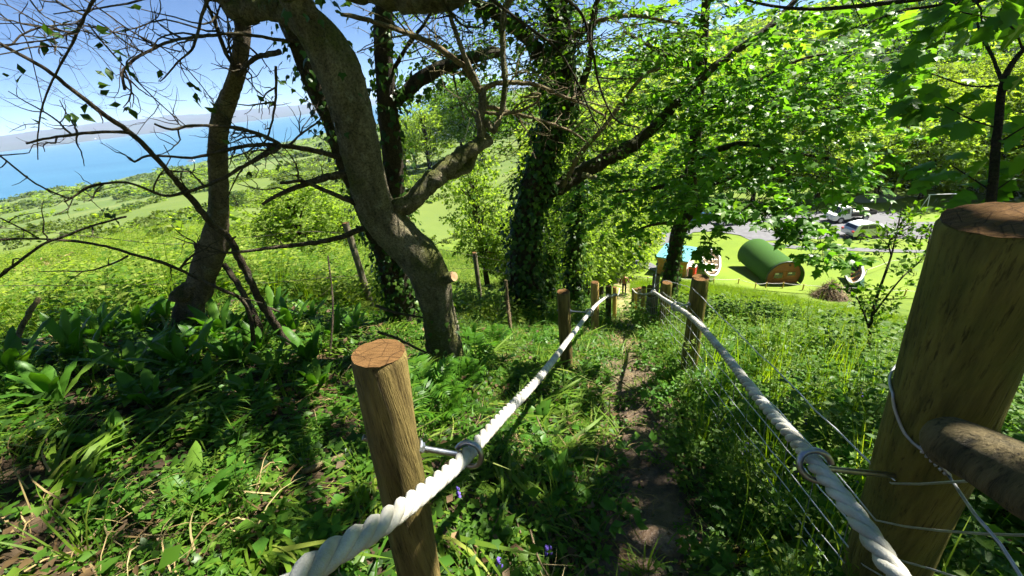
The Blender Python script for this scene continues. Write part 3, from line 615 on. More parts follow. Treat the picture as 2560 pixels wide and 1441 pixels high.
mb.build("crown", M_['leaf'], T1, kind="stuff"); wd.build("twigs", M_['bark_dark'], T1, kind="stuff")

# --- the thinner tree at the left
T2 = empty("slender_tree", gz(-2.97, 3.2), "slender forked tree with mottled brown bark standing in the ferns left of the leaning tree", "tree")
mb = MB(); p, r = limb([(468, 880, 3.2, 92), (474, 820, 3.2, 82), (480, 770, 3.2, 82), (502, 715, 3.2, 78), (522, 655, 3.18, 88), (542, 585, 3.15, 78), (546, 520, 3.1, 62), (543, 440, 3.1, 57), (542, 360, 3.05, 57), (552, 300, 3.0, 60), (572, 245, 3.0, 54), (588, 190, 2.95, 48), (598, 120, 2.9, 46), (603, 60, 2.9, 46), (590, 10, 2.85, 46), (560, -80, 2.8, 46)])
r = r * .86; p = np.vstack([p, p[-1] + [-.1, .1, .8], p[-1] + [.1, .2, 1.8]]); r = np.r_[r, r[-1] * .7, r[-1] * .25]; tube(mb, p, r, 26, 0.04, 0.1, 17); top2 = p[-2:]; tube(mb, *limb([(552, 590, 3.2, 50), (535, 650, 3.3, 56), (505, 720, 3.36, 46), (470, 790, 3.36, 50), (465, 860, 3.3, 60)]), 14, 0.04, 0.2, 4)
tube(mb, *limb([(500, 700, 3.2, 40), (462, 730, 3.15, 44), (438, 742, 3.1, 36), (428, 750, 3.1, 14)]), 12, 0.03, 0.2, 6)
mb.build("trunk", M_['bark_left'], T2); lv = MB(); sprays(lv, [(top2[-1], (.9, .9, .6), 1), (top2[0] + [-.5, .2, .3], (.6, .6, .3), .5)], rng_(19), 40, 13, OVATE, .075, .45); lv.build("crown", M_['leaf'], T2, kind="stuff")
branch(T2, [(520, 690), (500, 640), (490, 612)], (3.15, 3.1), 20, 14, 'dead', tw=3, tl=.15, seed=70)
branch(T2, [(560, 660), (600, 720), (640, 800), (668, 900)], (3.2, 3.0), 16, 20, 'dead', seed=71)
branch(T2, [(600, 190), (560, 120), (530, 40), (500, -30)], (2.9, 2.6), 14, 8, 'dead', tw=8, tl=.5, lv=2, seed=72, leafy=.1)
branch(T2, [(590, 10), (480, -20), (400, -60)], (2.85, 2.4), 16, 10, 'dead', tw=14, tl=.7, lv=2, seed=73, leafy=.1)

# --- dead limb leaning across the view and its twigs
g = rng_(31); DB = empty("dead_limb", G(742, 905), "long straight dead limb slanting across the view from top left down to the ferns", "branch")
branch(DB, [(-90, 50), (0, 110), (75, 150), (130, 185), (200, 240), (265, 290), (330, 335), (385, 390), (430, 440), (475, 495), (530, 560), (575, 600), (620, 690), (660, 770), (700, 830), (745, 905)], (1.8, 2.95), 12, 22, 'dead', tw=7, tl=.18, seed=80, n=10, name="limb")
for k, (pp_, y, a, b, t) in enumerate([([(330, 332), (260, 330), (180, 338), (110, 348), (65, 360)], (2.25, 2.1), 12, 8, 6), ([(260, -30), (235, 0), (205, 55), (180, 110), (150, 165), (125, 215), (105, 270), (98, 310), (94, 350), (95, 400)], (2.0, 2.05), 11, 3, 14),
        ([(-40, 135), (0, 118), (30, 112), (50, 90), (90, 72), (130, 65), (190, 60), (215, 65), (280, 80), (330, 92), (380, 110), (450, 130)], (1.9, 2.3), 7, 4, 14), ([(530, -30), (505, 40), (495, 80), (480, 125), (450, 150), (420, 185), (400, 205)], (2.4, 2.3), 11, 3, 8),
        ([(220, 60), (260, 110), (305, 160), (340, 200), (400, 260), (470, 320)], (2.2, 2.5), 6, 3, 8), ([(60, -20), (110, 40), (180, 70), (240, 85)], (2.0, 2.2), 6, 3, 8), ([(575, 600), (590, 592)], 2.6, 10, 4, 0), ([(660, 765), (700, 780)], 2.85, 10, 4, 0),
        ([(180, -20), (260, 30), (330, 80), (420, 130), (500, 210), (560, 300)], (2.1, 2.6), 6, 2, 10), ([(-20, 20), (60, 90), (90, 190), (110, 280)], (1.9, 2.1), 5, 2, 10), ([(-20, 60), (70, 60), (150, 80), (230, 120), (290, 190)], (1.9, 2.2), 4, 2, 8)]):
    branch(DB, pp_, y, a, b, 'dead', tw=t, tl=.3, lv=2, seed=90 + k, leafy=.1)
LBR = empty("fallen_branch", G(632, 880), "bare fallen branch arching low across the ferns left of the slender tree", "branch")
for k, (pp_, y, a, b, t) in enumerate([([(-60, 598), (0, 600), (60, 597), (140, 600), (200, 605), (280, 620), (340, 640), (400, 655), (460, 680), (520, 710), (580, 735), (605, 750), (625, 790), (634, 860)], (2.0, 2.7), 8, 12, 8), ([(-60, 735), (0, 690), (40, 660), (80, 630), (120, 605), (165, 590), (230, 565), (315, 542)], (1.95, 2.1), 12, 7, 6),
        ([(320, 640), (280, 660), (220, 678), (150, 678), (95, 680)], (2.2, 2.1), 7, 3, 4), ([(-40, 370), (0, 390), (50, 430), (90, 460), (130, 480), (175, 498)], (2.0, 2.15), 7, 6, 8), ([(450, 672), (480, 640), (520, 620)], (2.4, 2.5), 8, 4, 2), ([(0, 545), (60, 575), (100, 598)], (2.0, 2.05), 6, 5, 2)]):
    branch(LBR, pp_, y, a, b, 'dead', tw=t, tl=.2, lv=1, seed=120 + k)

# --- ivy-covered trees behind
def ivy_tree(name, at, label, stems, per, size, seed, mats=('bark_dark', 'ivy'), leafT=IVY, sp=0.06):
    T = empty(name, at, label, "tree"); g = rng_(seed); mb = MB(); lv = MB()
    for k, it in enumerate(stems):
        p, r = limb(it); tube(mb, p, r * .85, 14, 0.08, 0.12, seed + k); ivy_on(lv, p, r * .85, g, per, size, 0.0, sp, leafT)
    mb.build("trunk", M_[mats[0]], T); lv.build("ivy", M_[mats[1]], T, kind="stuff"); return T
g = rng_(77)
T3 = ivy_tree("ivy_clad_tree", gz(-1.1, 4.15), "twin-stemmed ivy-clad tree right behind the leaning trunk", [
    [(1005, 800, 4.2, 80), (1000, 640, 4.2, 66), (995, 540, 4.1, 62), (985, 420, 4.0, 60), (972, 300, 3.9, 60), (962, 180, 3.85, 58), (958, 80, 3.8, 56), (965, -60, 3.7, 50), (985, -260, 3.7, 38), (1010, -480, 3.7, 16)],
    [(975, 280, 3.9, 30), (1030, 215, 3.9, 38), (1100, 172, 3.9, 38), (1170, 148, 3.9, 34), (1255, 130, 3.9, 22)],
    [(995, 760, 4.2, 70), (965, 650, 4.1, 56), (915, 540, 4.0, 50), (868, 420, 3.9, 48), (830, 320, 3.8, 50), (785, 220, 3.7, 50), (745, 120, 3.6, 52), (715, 40, 3.5, 52), (690, -60, 3.5, 48), (640, -260, 3.5, 36), (600, -460, 3.5, 14)]], 420, .055, 201)
branch(T3, [(1255, 130), (1230, 120), (1200, 140), (1180, 200)], 3.9, 10, 4, 'bark_dark', tw=8, tl=.5, lv=2, seed=140)
branch(T3, [(1130, 160), (1140, 220), (1160, 300)], 3.9, 6, 2, 'bark_dark', tw=8, tl=.4, lv=2, seed=141)
branch(T3, [(970, 200), (1010, 130), (1060, 60), (1100, -10)], (3.9, 3.6), 12, 6, 'bark_dark', tw=10, tl=.5, lv=2, seed=142)
b4 = gz(*PY(1310, 690, 7)[:2])
T4 = ivy_tree("big_ivy_tree", b4, "massive dark trunk smothered in ivy with one long limb reaching to the right", [
    [(1306, 860, 7, 105), (1310, 760, 7, 88), (1312, 690, 7, 80), (1312, 620, 7, 76), (1318, 550, 7, 76), (1338, 470, 6.95, 76), (1362, 380, 6.9, 74), (1392, 290, 6.85, 72), (1410, 200, 6.8, 70), (1402, 110, 6.7, 66), (1395, 20, 6.6, 62), (1385, -90, 6.5, 56), (1370, -300, 6.5, 40), (1380, -520, 6.5, 14)],
    [(1400, 220, 6.8, 36), (1330, 110, 6.6, 36), (1260, 50, 6.4, 32), (1190, 5, 6.2, 28), (1120, -40, 6.0, 24)]], 330, .1, 202, sp=.1)
branch(T4, [(1345, 500), (1390, 470), (1450, 437), (1510, 402), (1570, 368), (1640, 315), (1700, 250), (1760, 190), (1850, 120), (1930, 60), (2010, -20), (2120, -140)], (7, 7.4), 44, 12, 'bark_dark', tw=10, tl=.9, lv=2, seed=150, n=12, step=.06)
branch(T4, [(1455, 437), (1475, 442), (1490, 444)], 6.6, 14, 10, 'bark', seed=151)
branch(T4, [(1400, 480), (1440, 400), (1500, 330), (1600, 200), (1650, 170)], (6.9, 6.2), 16, 8, 'twig', tw=14, tl=.9, lv=2, seed=152)
branch(T4, [(1390, 300), (1440, 240), (1470, 170), (1480, 60), (1500, -20)], (6.8, 6.2), 22, 12, 'bark_dark', tw=14, tl=.9, lv=2, seed=153)
branch(T4, [(1400, 120), (1480, 60), (1580, 40), (1700, 60)], (6.8, 5.8), 16, 6, 'twig', tw=18, tl=1.0, lv=2, seed=154)
mb = MB(); wd = MB(); e = lambda a, b, y, rx, ry, rz, w: (PY(a, b, y), (rx, ry, rz), w)
sprays(mb, [e(1400, 60, 6.6, 1.3, 1.2, .9, 1), e(1300, 150, 6.6, .9, .9, .9, .6), e(1460, 220, 6.9, .8, .9, 1.0, .8), e(1330, 330, 7.2, .7, .7, 1.0, .4), e(1230, 30, 6.2, 1.2, 1.0, .7, .7), e(1450, 400, 7.2, .6, .6, .8, .3), e(1560, 40, 6.2, 1.1, 1, .6, .5), e(1280, 430, 7.4, .6, .6, .8, .3), (PY(1380, -420, 6.5), (1.8, 1.6, 1.1), 1.2), (PY(1150, -250, 6.0), (1.2, 1.2, .7), .6)], g, 110, 14, OVATE, .075, .5, wood=wd)
mb.build("crown", M_['leaf'], T4, kind="stuff"); wd.build("twigs", M_['bark_dark'], T4, kind="stuff")
for k, (st, sd, lab) in enumerate([([(1440, 790, 10, 42), (1435, 690, 10, 40), (1440, 560, 10, 38), (1452, 420, 10, 34), (1450, 300, 10, 30)], 211, "thin ivy-wrapped trunk just right of the big ivy tree"), ([(1362, 790, 11.5, 42), (1368, 680, 11.5, 36), (1395, 560, 11.5, 32), (1420, 470, 11.5, 26)], 212, "slim crooked ivy trunk half hidden behind the big ivy tree")]):
    t = ivy_tree("thin_ivy_tree", gz(*PY(*st[1][:2], st[1][2])[:2]), lab, [st], 300, .12, sd, sp=.12)
    mb = MB(); sprays(mb, [(PY(st[-1][0], st[-1][1], st[-1][2]), (1.2, 1.2, 1.3), 1), (PY(st[2][0] + 20, st[2][1], st[2][2]), (1.1, 1.1, 1.2), .8)], g, 150, 16, OVATE, .11, .6); mb.build("crown", M_['leaf_pale'], t, kind="stuff")

# --- sycamore over the lawn
g = rng_(88); b6 = gz(*PY(1672, 715, 8.8)[:2])
T6 = empty("sycamore_tree", b6, "broad sycamore with bright green lobed leaves hanging over the lawn and rope posts", "tree")
mb = MB(); p, r = limb([(1666, 800, 8.8, 50), (1674, 715, 8.8, 42), (1684, 650, 8.75, 38), (1694, 590, 8.7, 36), (1715, 530, 8.6, 36), (1725, 450, 8.5, 34), (1738, 350, 8.4, 32), (1745, 250, 8.3, 30), (1755, 130, 8.1, 28), (1765, 20, 8, 26), (1770, -120, 7.8, 24)])
q, rr_ = tube(mb, p, r, 16, 0.08, 0.08, 3)
for it in ([(1715, 545, 8.6, 26), (1760, 520, 8.0, 22), (1850, 540, 7.0, 14), (1950, 580, 6.2, 9), (2050, 620, 5.6, 4)], [(1730, 400, 8.4, 20), (1850, 360, 7.6, 16), (1960, 380, 7.0, 10), (2100, 400, 6.6, 5)], [(1740, 300, 8.3, 20), (1850, 230, 7.6, 14), (2000, 150, 7, 8), (2130, 130, 6.8, 4)], [(1722, 440, 8.5, 18), (1640, 470, 8.2, 12), (1540, 480, 8, 6)], [(1725, 480, 8.5, 18), (1800, 455, 7.6, 12), (1900, 420, 7.2, 10), (2010, 430, 7, 4)], [(1750, 180, 8.1, 18), (1650, 130, 7.8, 12), (1560, 80, 7.4, 6)], [(1700, 560, 8.6, 12), (1640, 560, 8.2, 8), (1570, 585, 8, 4)]):
    tube(mb, *limb(it), 7, 0.1, 0.1, 5)
tr6 = mb.build("trunk", M_['bark_dark'], T6)
mb = MB(); ivy_on(mb, *limb([(1666, 800, 8.8, 40), (1684, 650, 8.75, 34), (1715, 530, 8.6, 32)]), g, 260, .08, 0, .04); mb.build("ivy", M_['ivy'], T6, kind="stuff")
mb = MB(); wd = MB()
sprays(mb, [e(1750, 300, 7.8, 1.4, 1.4, 1.4, 1.2), e(1920, 310, 7.0, 1.3, 1.2, 1.0, 1.2), e(2060, 340, 6.6, .9, .9, .9, .9), e(1850, 120, 7.2, 1.5, 1.3, .9, 1.2), e(2040, 200, 6.6, 1.0, 1, .7, .8), e(1620, 450, 8.0, 1.0, .9, .6, .8), e(1740, 440, 7.8, .9, 1.0, .5, .6),
            e(1990, 420, 6.8, .8, .8, .3, .3), e(1640, 60, 7.4, 1.3, 1.2, .6, .7), e(1560, 535, 8.0, .7, .7, .35, .4), e(1660, 200, 7.8, .9, .9, .8, .5)], g, 62, 15, SYC, .125, .6, wood=wd)
sprays(mb, [e(1740, 500, 5.6, .5, .45, .16, .45), e(1860, 500, 5.2, .4, .4, .14, .35), e(1965, 535, 5.0, .3, .35, .1, .45), e(1765, 592, 6.2, .22, .26, .22, .3), e(2085, 640, 4.9, .16, .2, .05, .25), e(2030, 590, 5.0, .22, .3, .08, .35)], g, 40, 11, SYC, .125, .27, wood=wd, droop=.3)
mb.build("crown", M_['syc'], T6, kind="stuff"); wd.build("twigs", M_['bark_dark'], T6, kind="stuff")

# --- sycamore sapling behind the strainer post
g = rng_(99); s0 = P(2478, 560, 1.62); b7 = gz(s0[0] + .05, s0[1] + .05)
T7 = empty("sycamore_sapling", b7, "young sycamore sapling with large lobed leaves rising behind the thick strainer post", "tree")
def dl(it): return np.array([P(a, b, d) for a, b, d, w in it]), np.array([w * d / FPX / 2 * FPX / math.hypot(FPX, a - 1280) for a, b, d, w in it])
mb = MB(); p, r = dl([(2470, 620, 1.62, 32), (2478, 520, 1.6, 30), (2485, 420, 1.58, 28), (2495, 320, 1.56, 26), (2505, 220, 1.54, 24), (2530, 160, 1.52, 20), (2590, 90, 1.5, 16)]); p = np.vstack([b7 - [0, 0, .1], p]); r = np.r_[.03, r]
tube(mb, p, r, 12, 0.05, 0.08, 9)
stems = [[(2503, 200, 1.55, 14), (2480, 140, 1.6, 11), (2450, 80, 1.65, 9), (2440, 40, 1.7, 6)], [(2495, 215, 1.55, 8), (2420, 215, 1.6, 6), (2330, 185, 1.7, 4)], [(2490, 320, 1.57, 7), (2430, 300, 1.6, 5), (2360, 265, 1.65, 4)], [(2480, 480, 1.6, 7), (2420, 440, 1.62, 5), (2380, 415, 1.65, 4)], [(2492, 360, 1.57, 8), (2540, 330, 1.5, 6), (2590, 300, 1.45, 5)], [(2500, 210, 1.55, 6), (2560, 205, 1.5, 5)], [(2485, 480, 1.6, 6), (2540, 440, 1.6, 5)], [(2560, 130, 1.5, 8), (2520, 60, 1.5, 6), (2400, 30, 1.5, 4)]]
for it in stems: tube(mb, *dl(it), 6, 0.04, 0.1, 9)
mb.build("trunk", M_['bark_dark'], T7)
def lf(it, material, parent, size, seed, T=SYC):
    gg = rng_(seed); pos = np.array([P(a, b, d) for a, b, d in it]); n = len(pos)
    d = nrm(rand_dirs(gg, n) * .5 + np.array([-.5, .2, -.55])); nn = rand_dirs(gg, n) * .4 + np.array([.35, -.25, 1.0])
    R = frames(d, nn)
    for k in range(n):
        m = MB(); bake(m, T, pos[k:k + 1], R[k:k + 1], np.array([size * gg.uniform(.8, 1.2)])); m.build("leaf", material, parent)
spots = [(2330, 130, 1.7), (2300, 175, 1.7), (2270, 155, 1.72), (2345, 200, 1.68), (2290, 220, 1.7), (2250, 180, 1.75), (2340, 255, 1.65), (2290, 265, 1.67), (2260, 250, 1.7), (2390, 275, 1.62), (2310, 285, 1.67), (2420, 300, 1.6), (2370, 310, 1.65), (2350, 405, 1.66), (2310, 420, 1.68), (2380, 400, 1.62), (2400, 430, 1.62), (2330, 450, 1.66), (2420, 380, 1.6), (2440, 430, 1.6), (2540, 450, 1.58), (2530, 480, 1.6), (2560, 420, 1.55), (2440, 480, 1.62), (2410, 500, 1.63), (2520, 400, 1.58), (2550, 330, 1.5), (2500, 250, 1.6), (2530, 260, 1.6), (2460, 215, 1.62), (2400, 40, 1.5), (2360, 20, 1.55), (2450, 20, 1.5), (2500, 40, 1.45), (2530, 20, 1.45), (2420, 80, 1.55), (2560, 60, 1.45), (2480, 60, 1.5), (2550, 190, 1.5), (2350, 60, 1.6), (2580, 360, 1.5)]
gq = rng_(8); spots2 = [(x + gq.normal(0, 22), y + gq.normal(8, 16), d + gq.normal(0, .05)) for x, y, d in spots]
lf(spots + spots2, M_['sapling'], T7, .092, 5, SYCB)

# --- overhanging tree behind the camera on the right: its crown shades the near ground
g = rng_(123); b8 = gz(3.6, -2.6)
T8 = empty("overhanging_tree", b8, "overhanging tree at the top right edge whose leafy branch dips into view", "tree")
mb = MB(); tube(mb, [b8 - [0, 0, .2], b8 + [0, 0, 1.5], b8 + [-.2, .2, 3.5], b8 + [-.6, .5, 5.5], b8 + [-1.0, 1.0, 7.5]], [.3, .24, .21, .16, .08], 16, .15, .08, 4)
for d in ((-2.8, 4.8, 5.4), (-3.8, 6.6, 5.8), (.6, 4.6, 5.6), (-1, 6.0, 5.4), (2, 4, 5.6), (-5.0, 5.0, 6.3)): tube(mb, [b8 + [-.3, .2, 3.2], b8 + np.array(d) * .55 + [0, 0, 1.2], b8 + np.array(d)], [.1, .07, .03], 8, .2, .1, 4)
tube(mb, [b8 + [-.2, .2, 3.0], P(2700, -120, 1.9), P(2350, -15, 2.2), P(2120, 18, 2.5), P(1990, 22, 2.7), P(1880, 5, 2.9), P(1800, -25, 3.0)], [.06, .035, .018, .012, .01, .008, .004], 7, .06, .1, 4)
mb.build("trunk", M_['bark_dark'], T8)
mb = MB(); wd = MB()
B8 = [((.9, 2.3, 5.0), (1.4, 1.1, .7), .45), ((2.9, 1.6, 5.2), (1.5, 1.2, .7), .45), ((1.4, .2, 5.4), (1.7, 1.2, .8), .5), ((4.4, .4, 5.8), (1.8, 1.4, .9), .6), ((-.4, 4.0, 5.6), (1.1, .9, .5), .7), ((.6, 3.5, 5.4), (1.1, .8, .5), .8), ((1.9, 3.8, 5.2), (.8, .6, .4), .25), ((-1.4, 2.8, 5.8), (1.3, 1.1, .6), .7), ((4.8, 2.2, 5.1), (1.1, .9, .5), 1.0), ((2.4, -1.6, 6.0), (2, 1.4, .8), .5), ((4.1, 3.0, 5.0), (1.2, .8, .5), .7)]
sprays(mb, B8, g, 32, 15, SYC, .17, .7, wood=wd)
sprays(mb, [(P(2440, -10, 2.2), (.4, .3, .08), .3), (P(2060, -30, 2.7), (.3, .3, .06), .08)], g, 40, 9, SYCB, .12, .32, wood=wd, droop=.5)
mb.build("crown", M_['syc'], T8, kind="stuff"); wd.build("twigs", M_['bark_dark'], T8, kind="stuff")
# ------------------------------------------------------------------ rope handrail, posts, wire fences
def _post(c0, c1, green):
    def b(N, L, o):
        n1 = noise(N, L, 6, 6, 0.6, stretch=(6, 6, 0.5)); n2 = noise(N, L, 3.5, 5, 0.6); n3 = noise(N, L, 26, 5, 0.7, stretch=(4, 4, 0.25))
        r = ramp(N, [(0.32, c0), (0.6, c1)]); L(n1.outputs[0], r.inputs[0])
        gr = ramp(N, [(0.5, (0, 0, 0)), (0.7, (1, 1, 1))]); L(n2.outputs[0], gr.inputs[0]); k = N("Math", operation='MULTIPLY'); L(gr.outputs[0], k.inputs[0]); k.inputs[1].default_value = 0.6
        c = mixc(N, L, r.outputs[0], green, k.outputs[0])
        cr = ramp(N, [(0.54, (1, 1, 1)), (0.66, (0.16, 0.13, 0.09))]); L(n3.outputs[0], cr.inputs[0]); c = mixc(N, L, c, cr.outputs[0], 0.8, 'MULTIPLY')
        p = N("BsdfPrincipled"); p.inputs['Roughness'].default_value = 0.75; p.inputs['Specular IOR Level'].default_value = 0.25; L(c, p.inputs['Base Color'])
        a = N("Math", operation='SUBTRACT'); L(n1.outputs[0], a.inputs[0]); L(n3.outputs[0], a.inputs[1])
        bp = N("Bump"); bp.inputs['Strength'].default_value = 0.9; bp.inputs['Distance'].default_value = 0.012; L(a.outputs[0], bp.inputs['Height']); L(bp.outputs[0], p.inputs['Normal']); L(p.outputs[0], o.inputs[0])
    return b
M_['post'] = mat("treated_post", _post((0.075, 0.052, 0.016), (0.23, 0.17, 0.055), (0.12, 0.11, 0.028)))
M_['post_yellow'] = mat("new_yellow_post", _post((0.3, 0.19, 0.06), (0.5, 0.34, 0.11), (0.36, 0.28, 0.08)))
M_['post_green'] = mat("green_treated_post", _post((0.065, 0.058, 0.011), (0.19, 0.16, 0.032), (0.075, 0.1, 0.014)))
M_['post_grey'] = mat("weathered_post", _post((0.08, 0.07, 0.05), (0.2, 0.17, 0.11), (0.09, 0.1, 0.04)))
def _end(N, L, o):
    tc = N("TexCoord"); w = N("TexWave", wave_type='RINGS', rings_direction='SPHERICAL'); w.inputs['Scale'].default_value = 130; w.inputs['Distortion'].default_value = 5; w.inputs['Detail'].default_value = 3; w.inputs['Detail Scale'].default_value = 1.2
    L(tc.outputs['Object'], w.inputs['Vector']); n5 = noise(N, L, 22, 6, .75, stretch=(1, 7, 1)); r = ramp(N, [(0.1, (0.09, 0.048, 0.018)), (0.9, (0.2, 0.115, 0.045))]); L(w.outputs[0], r.inputs[0])
    k = ramp(N, [(0.35, (0.35, 0.33, 0.3)), (0.65, (1.1, 1.05, 1.0))]); L(n5.outputs[0], k.inputs[0]); c = mixc(N, L, r.outputs[0], k.outputs[0], 0.85, 'MULTIPLY')
    v = N("TexVoronoi", feature='DISTANCE_TO_EDGE'); v.inputs['Scale'].default_value = 22; L(tc.outputs['Object'], v.inputs['Vector']); kr = ramp(N, [(0.0, (0.15, 0.12, 0.1)), (0.035, (1, 1, 1))]); L(v.outputs[0], kr.inputs[0]); c = mixc(N, L, c, kr.outputs[0], 0.7, 'MULTIPLY')
    p = N("BsdfPrincipled"); L(c, p.inputs['Base Color']); p.inputs['Roughness'].default_value = .9; p.inputs['Specular IOR Level'].default_value = .1; bp = N("Bump"); bp.inputs['Strength'].default_value = .8; bp.inputs['Distance'].default_value = .006; L(n5.outputs[0], bp.inputs['Height']); L(bp.outputs[0], p.inputs['Normal']); L(p.outputs[0], o.inputs[0])
M_['end_grain'] = mat("end_grain", _end)
M_['steel'] = simple("galvanised_steel", (0.4, 0.42, 0.45), 0.35, 1.0, var=.35, scale=60)
M_['wire'] = simple("fence_wire", (0.55, 0.56, 0.57), 0.5, 0.8, var=.4, scale=30)
M_['rusty_wire'] = simple("rusty_wire", (0.09, 0.07, 0.06), 0.7, 0.5, var=.4, scale=30)
def _rope(N, L, o):
    n1 = noise(N, L, 12, 5); n2 = noise(N, L, 350, 3, 0.6); r = ramp(N, [(0.25, (0.24, 0.22, 0.16)), (0.62, (0.5, 0.49, 0.44))]); L(n1.outputs[0], r.inputs[0])
    p = N("BsdfPrincipled"); L(r.outputs[0], p.inputs['Base Color']); p.inputs['Roughness'].default_value = .55; p.inputs['Specular IOR Level'].default_value = .35
    bp = N("Bump"); bp.inputs['Strength'].default_value = 0.7; bp.inputs['Distance'].default_value = 0.002; L(n2.outputs[0], bp.inputs['Height']); L(bp.outputs[0], p.inputs['Normal']); L(p.outputs[0], o.inputs[0])
M_['rope'] = mat("white_rope", _rope)

def post(name, top, r, label, material, base=None, tilt=0.0, group=None, cat="post", n=24, seed=0):
    """round post from its top down into the ground; end grain on top"""
    top = np.asarray(top, float)
    if base is None: base = gz(top[0], top[1])
    base = np.asarray(base, float); E_ = empty(name, base, label, cat, group)
    ax = nrm(top - base); foot = base - ax * .25; L_ = np.linalg.norm(top - foot)
    ts = np.r_[np.linspace(0, 1, 14) * (1 - .012 / L_), 1.0]; pts = foot + ax * (ts * L_)[:, None]; rs = np.r_[np.full(14, r), r * .93] * (1 + .04 * (1 - ts))
    mb = MB(); tube(mb, pts, rs, n, None, 0.022, seed); mb.build("shaft", material, E_)
    mb = MB(); g = rng_(seed); th = np.linspace(0, 2 * math.pi, n, endpoint=False)
    u = nrm(np.cross(ax, [0, 1.0, 0.1])); w = np.cross(ax, u); V = [[0, 0, 0]]
    for f in (.35, .7, .955): V += [list((np.cos(t) * u + np.sin(t) * w) * r * f + ax * g.normal(0, .0012)) for t in th]
    F = [(0, k + 1, (k + 1) % n + 1) for k in range(n)] + [(1 + q * n + k, 1 + (q + 1) * n + k, 1 + (q + 1) * n + (k + 1) % n, 1 + q * n + (k + 1) % n) for q in range(2) for k in range(n)]
    V = np.array(V); tp = MB(); tp.add(V, F); o = tp.build("post_top", M_['end_grain'], None); o.parent = E_; o.location = Vector(top - base + ax * .003); return E_
def eye_bolt(parent, a, ring_c, rope_dir, ring_r=.033, wire=.0072, back=.13):
    """threaded bolt from the post at a to a ring round the rope"""
    a = np.asarray(a, float); c = np.asarray(ring_c, float); d = nrm(c - a); rd = nrm(rope_dir); mb = MB()
    e = c - d * ring_r; tube(mb, [a - d * back, e], [wire, wire], 10, .02)
    up = nrm(np.cross(rd, d)); R1 = nrm(d - (d @ rd) * rd); R2 = np.cross(rd, R1)
    th = np.linspace(math.pi, math.pi * 2.85, 22); tube(mb, [c + (np.cos(t) * R1 + np.sin(t) * R2) * ring_r + rd * .004 * (t - math.pi) for t in th], wire, 10)
    o = mb.build("eye_bolt", M_['steel'], parent)
    mb = MB(); tube(mb, [a - d * .001, a + d * .004], [.021, .021], 16); tube(mb, [a + d * .004, a + d * .015], [.0135, .0135], 6); q = mb.build("nut_and_washer", M_['steel'], o, smooth=False)
def rope(name, pts, label, r=.0188, pitch=.125, fine=7.0):
    E_ = empty(name, pts[0], label, "rope"); p, _ = resample(pts, np.ones(len(pts)), 0.012); s = np.r_[0, np.cumsum(np.linalg.norm(np.diff(p, axis=0), axis=1))]
    p = np.stack([np.interp(np.arange(0, s[-1], .012), s, p[:, k]) for k in range(3)], -1); s = np.arange(len(p)) * .012
    t = nrm(np.gradient(p, axis=0)); a = nrm(np.cross(t, [0, 0, 1.0])); b = np.cross(t, a); dist = np.linalg.norm(p - EYE, axis=1)
    k = dist < fine; lastn = np.nonzero(k)[0].max()
    for q in range(3):
        mb = MB(); ph = -2 * math.pi * s / pitch + q * 2.0944
        c = p + (a * np.cos(ph)[:, None] + b * np.sin(ph)[:, None]) * r * .5
        tube(mb, c[:lastn], r * .54, 10, None); 
        far = c[lastn - 1::3]
        if len(far) > 2: tube(mb, far, r * .54, 5, None)
        mb.build("strand", M_['rope'], E_)
    return E_
RL = [(P(700, 1495, .44)), P(800, 1405, .50), P(960, 1305, .62), P(1080, 1215, .80), P(1165, 1140, .99), P(1262, 1035, 1.3), P(1352, 940, 1.85), P(1430, 838, 2.9), P(1474, 782, 3.75), P(1497, 757, 5.0), P(1520, 741, 6.2), P(1529, 741, 7.2), P(1537, 737, 8.6), P(1545, 738, 9.8), P(1549, 722, 11.5)]
RR_ = [P(2330, 1560, .56), P(2235, 1430, .65), P(2140, 1290, .76), P(2045, 1170, .90), P(1975, 1085, 1.08), P(1900, 1000, 1.35), P(1800, 872, 1.95), P(1735, 800, 2.6), P(1690, 767, 3.25), P(1660, 748, 4.2), P(1634, 731, 5.4), P(1622, 735, 6.0), P(1608, 737, 7.2), P(1602, 735, 9.0), P(1590, 733, 10.5), P(1580, 722, 11.5)]
rope("handrail_rope", RL, "thick white twisted rope along the left side of the path"); rope("handrail_rope", RR_, "thick white twisted rope along the right side of the path")
def on_cyl(px, py, base, ax, r):
    """where that sight line meets a post's surface"""
    d = ray(px, py); w = EYE - base; dd = d - (d @ ax) * ax; ww = w - (w @ ax) * ax
    a, b, c = dd @ dd, 2 * dd @ ww, ww @ ww - r * r; q = b * b - 4 * a * c
    return EYE + d * ((-b - math.sqrt(q)) / (2 * a) if q > 0 else -b / (2 * a))
def side_of(base, ax, r, row, c):
    """bolt hole: on the post's side facing the rope, its axis point seen at that photo row"""
    hs_ = np.linspace(.1, 1.6, 300); q = min((base + ax * h for h in hs_), key=lambda v: abs(proj(v)[1] - row)); return q + nrm(c - q) * r
def hook(parent, top, r, pt, nxt, a=None):
    c = np.asarray(pt); ax = np.asarray(top, float); d = c - ax; d[2] = 0
    if a is None: a = np.array([ax[0], ax[1], c[2] + .005]) + nrm(d) * r
    eye_bolt(parent, a, c, np.asarray(nxt) - c)
t1 = np.array([-.285, .668, 1.045]); p1 = post("rope_post", t1, .055, "brown round rope post with sawn top nearest the camera left of the path", M_['post'], base=gz(-.385, .61), seed=1, group="rope handrail posts"); hook(p1, t1, .054, RL[4] + [.004, 0, -.002], RL[5], side_of(gz(-.385, .61), nrm(t1 - gz(-.385, .61)), .055, 1108, RL[4]))
t2 = P(1408, 730, 3.72); p2 = post("rope_post", t2, .062, "brown round rope post, second up the left side from the camera", M_['post'], seed=2, group="rope handrail posts"); hook(p2, t2, .06, RL[8], RL[9])
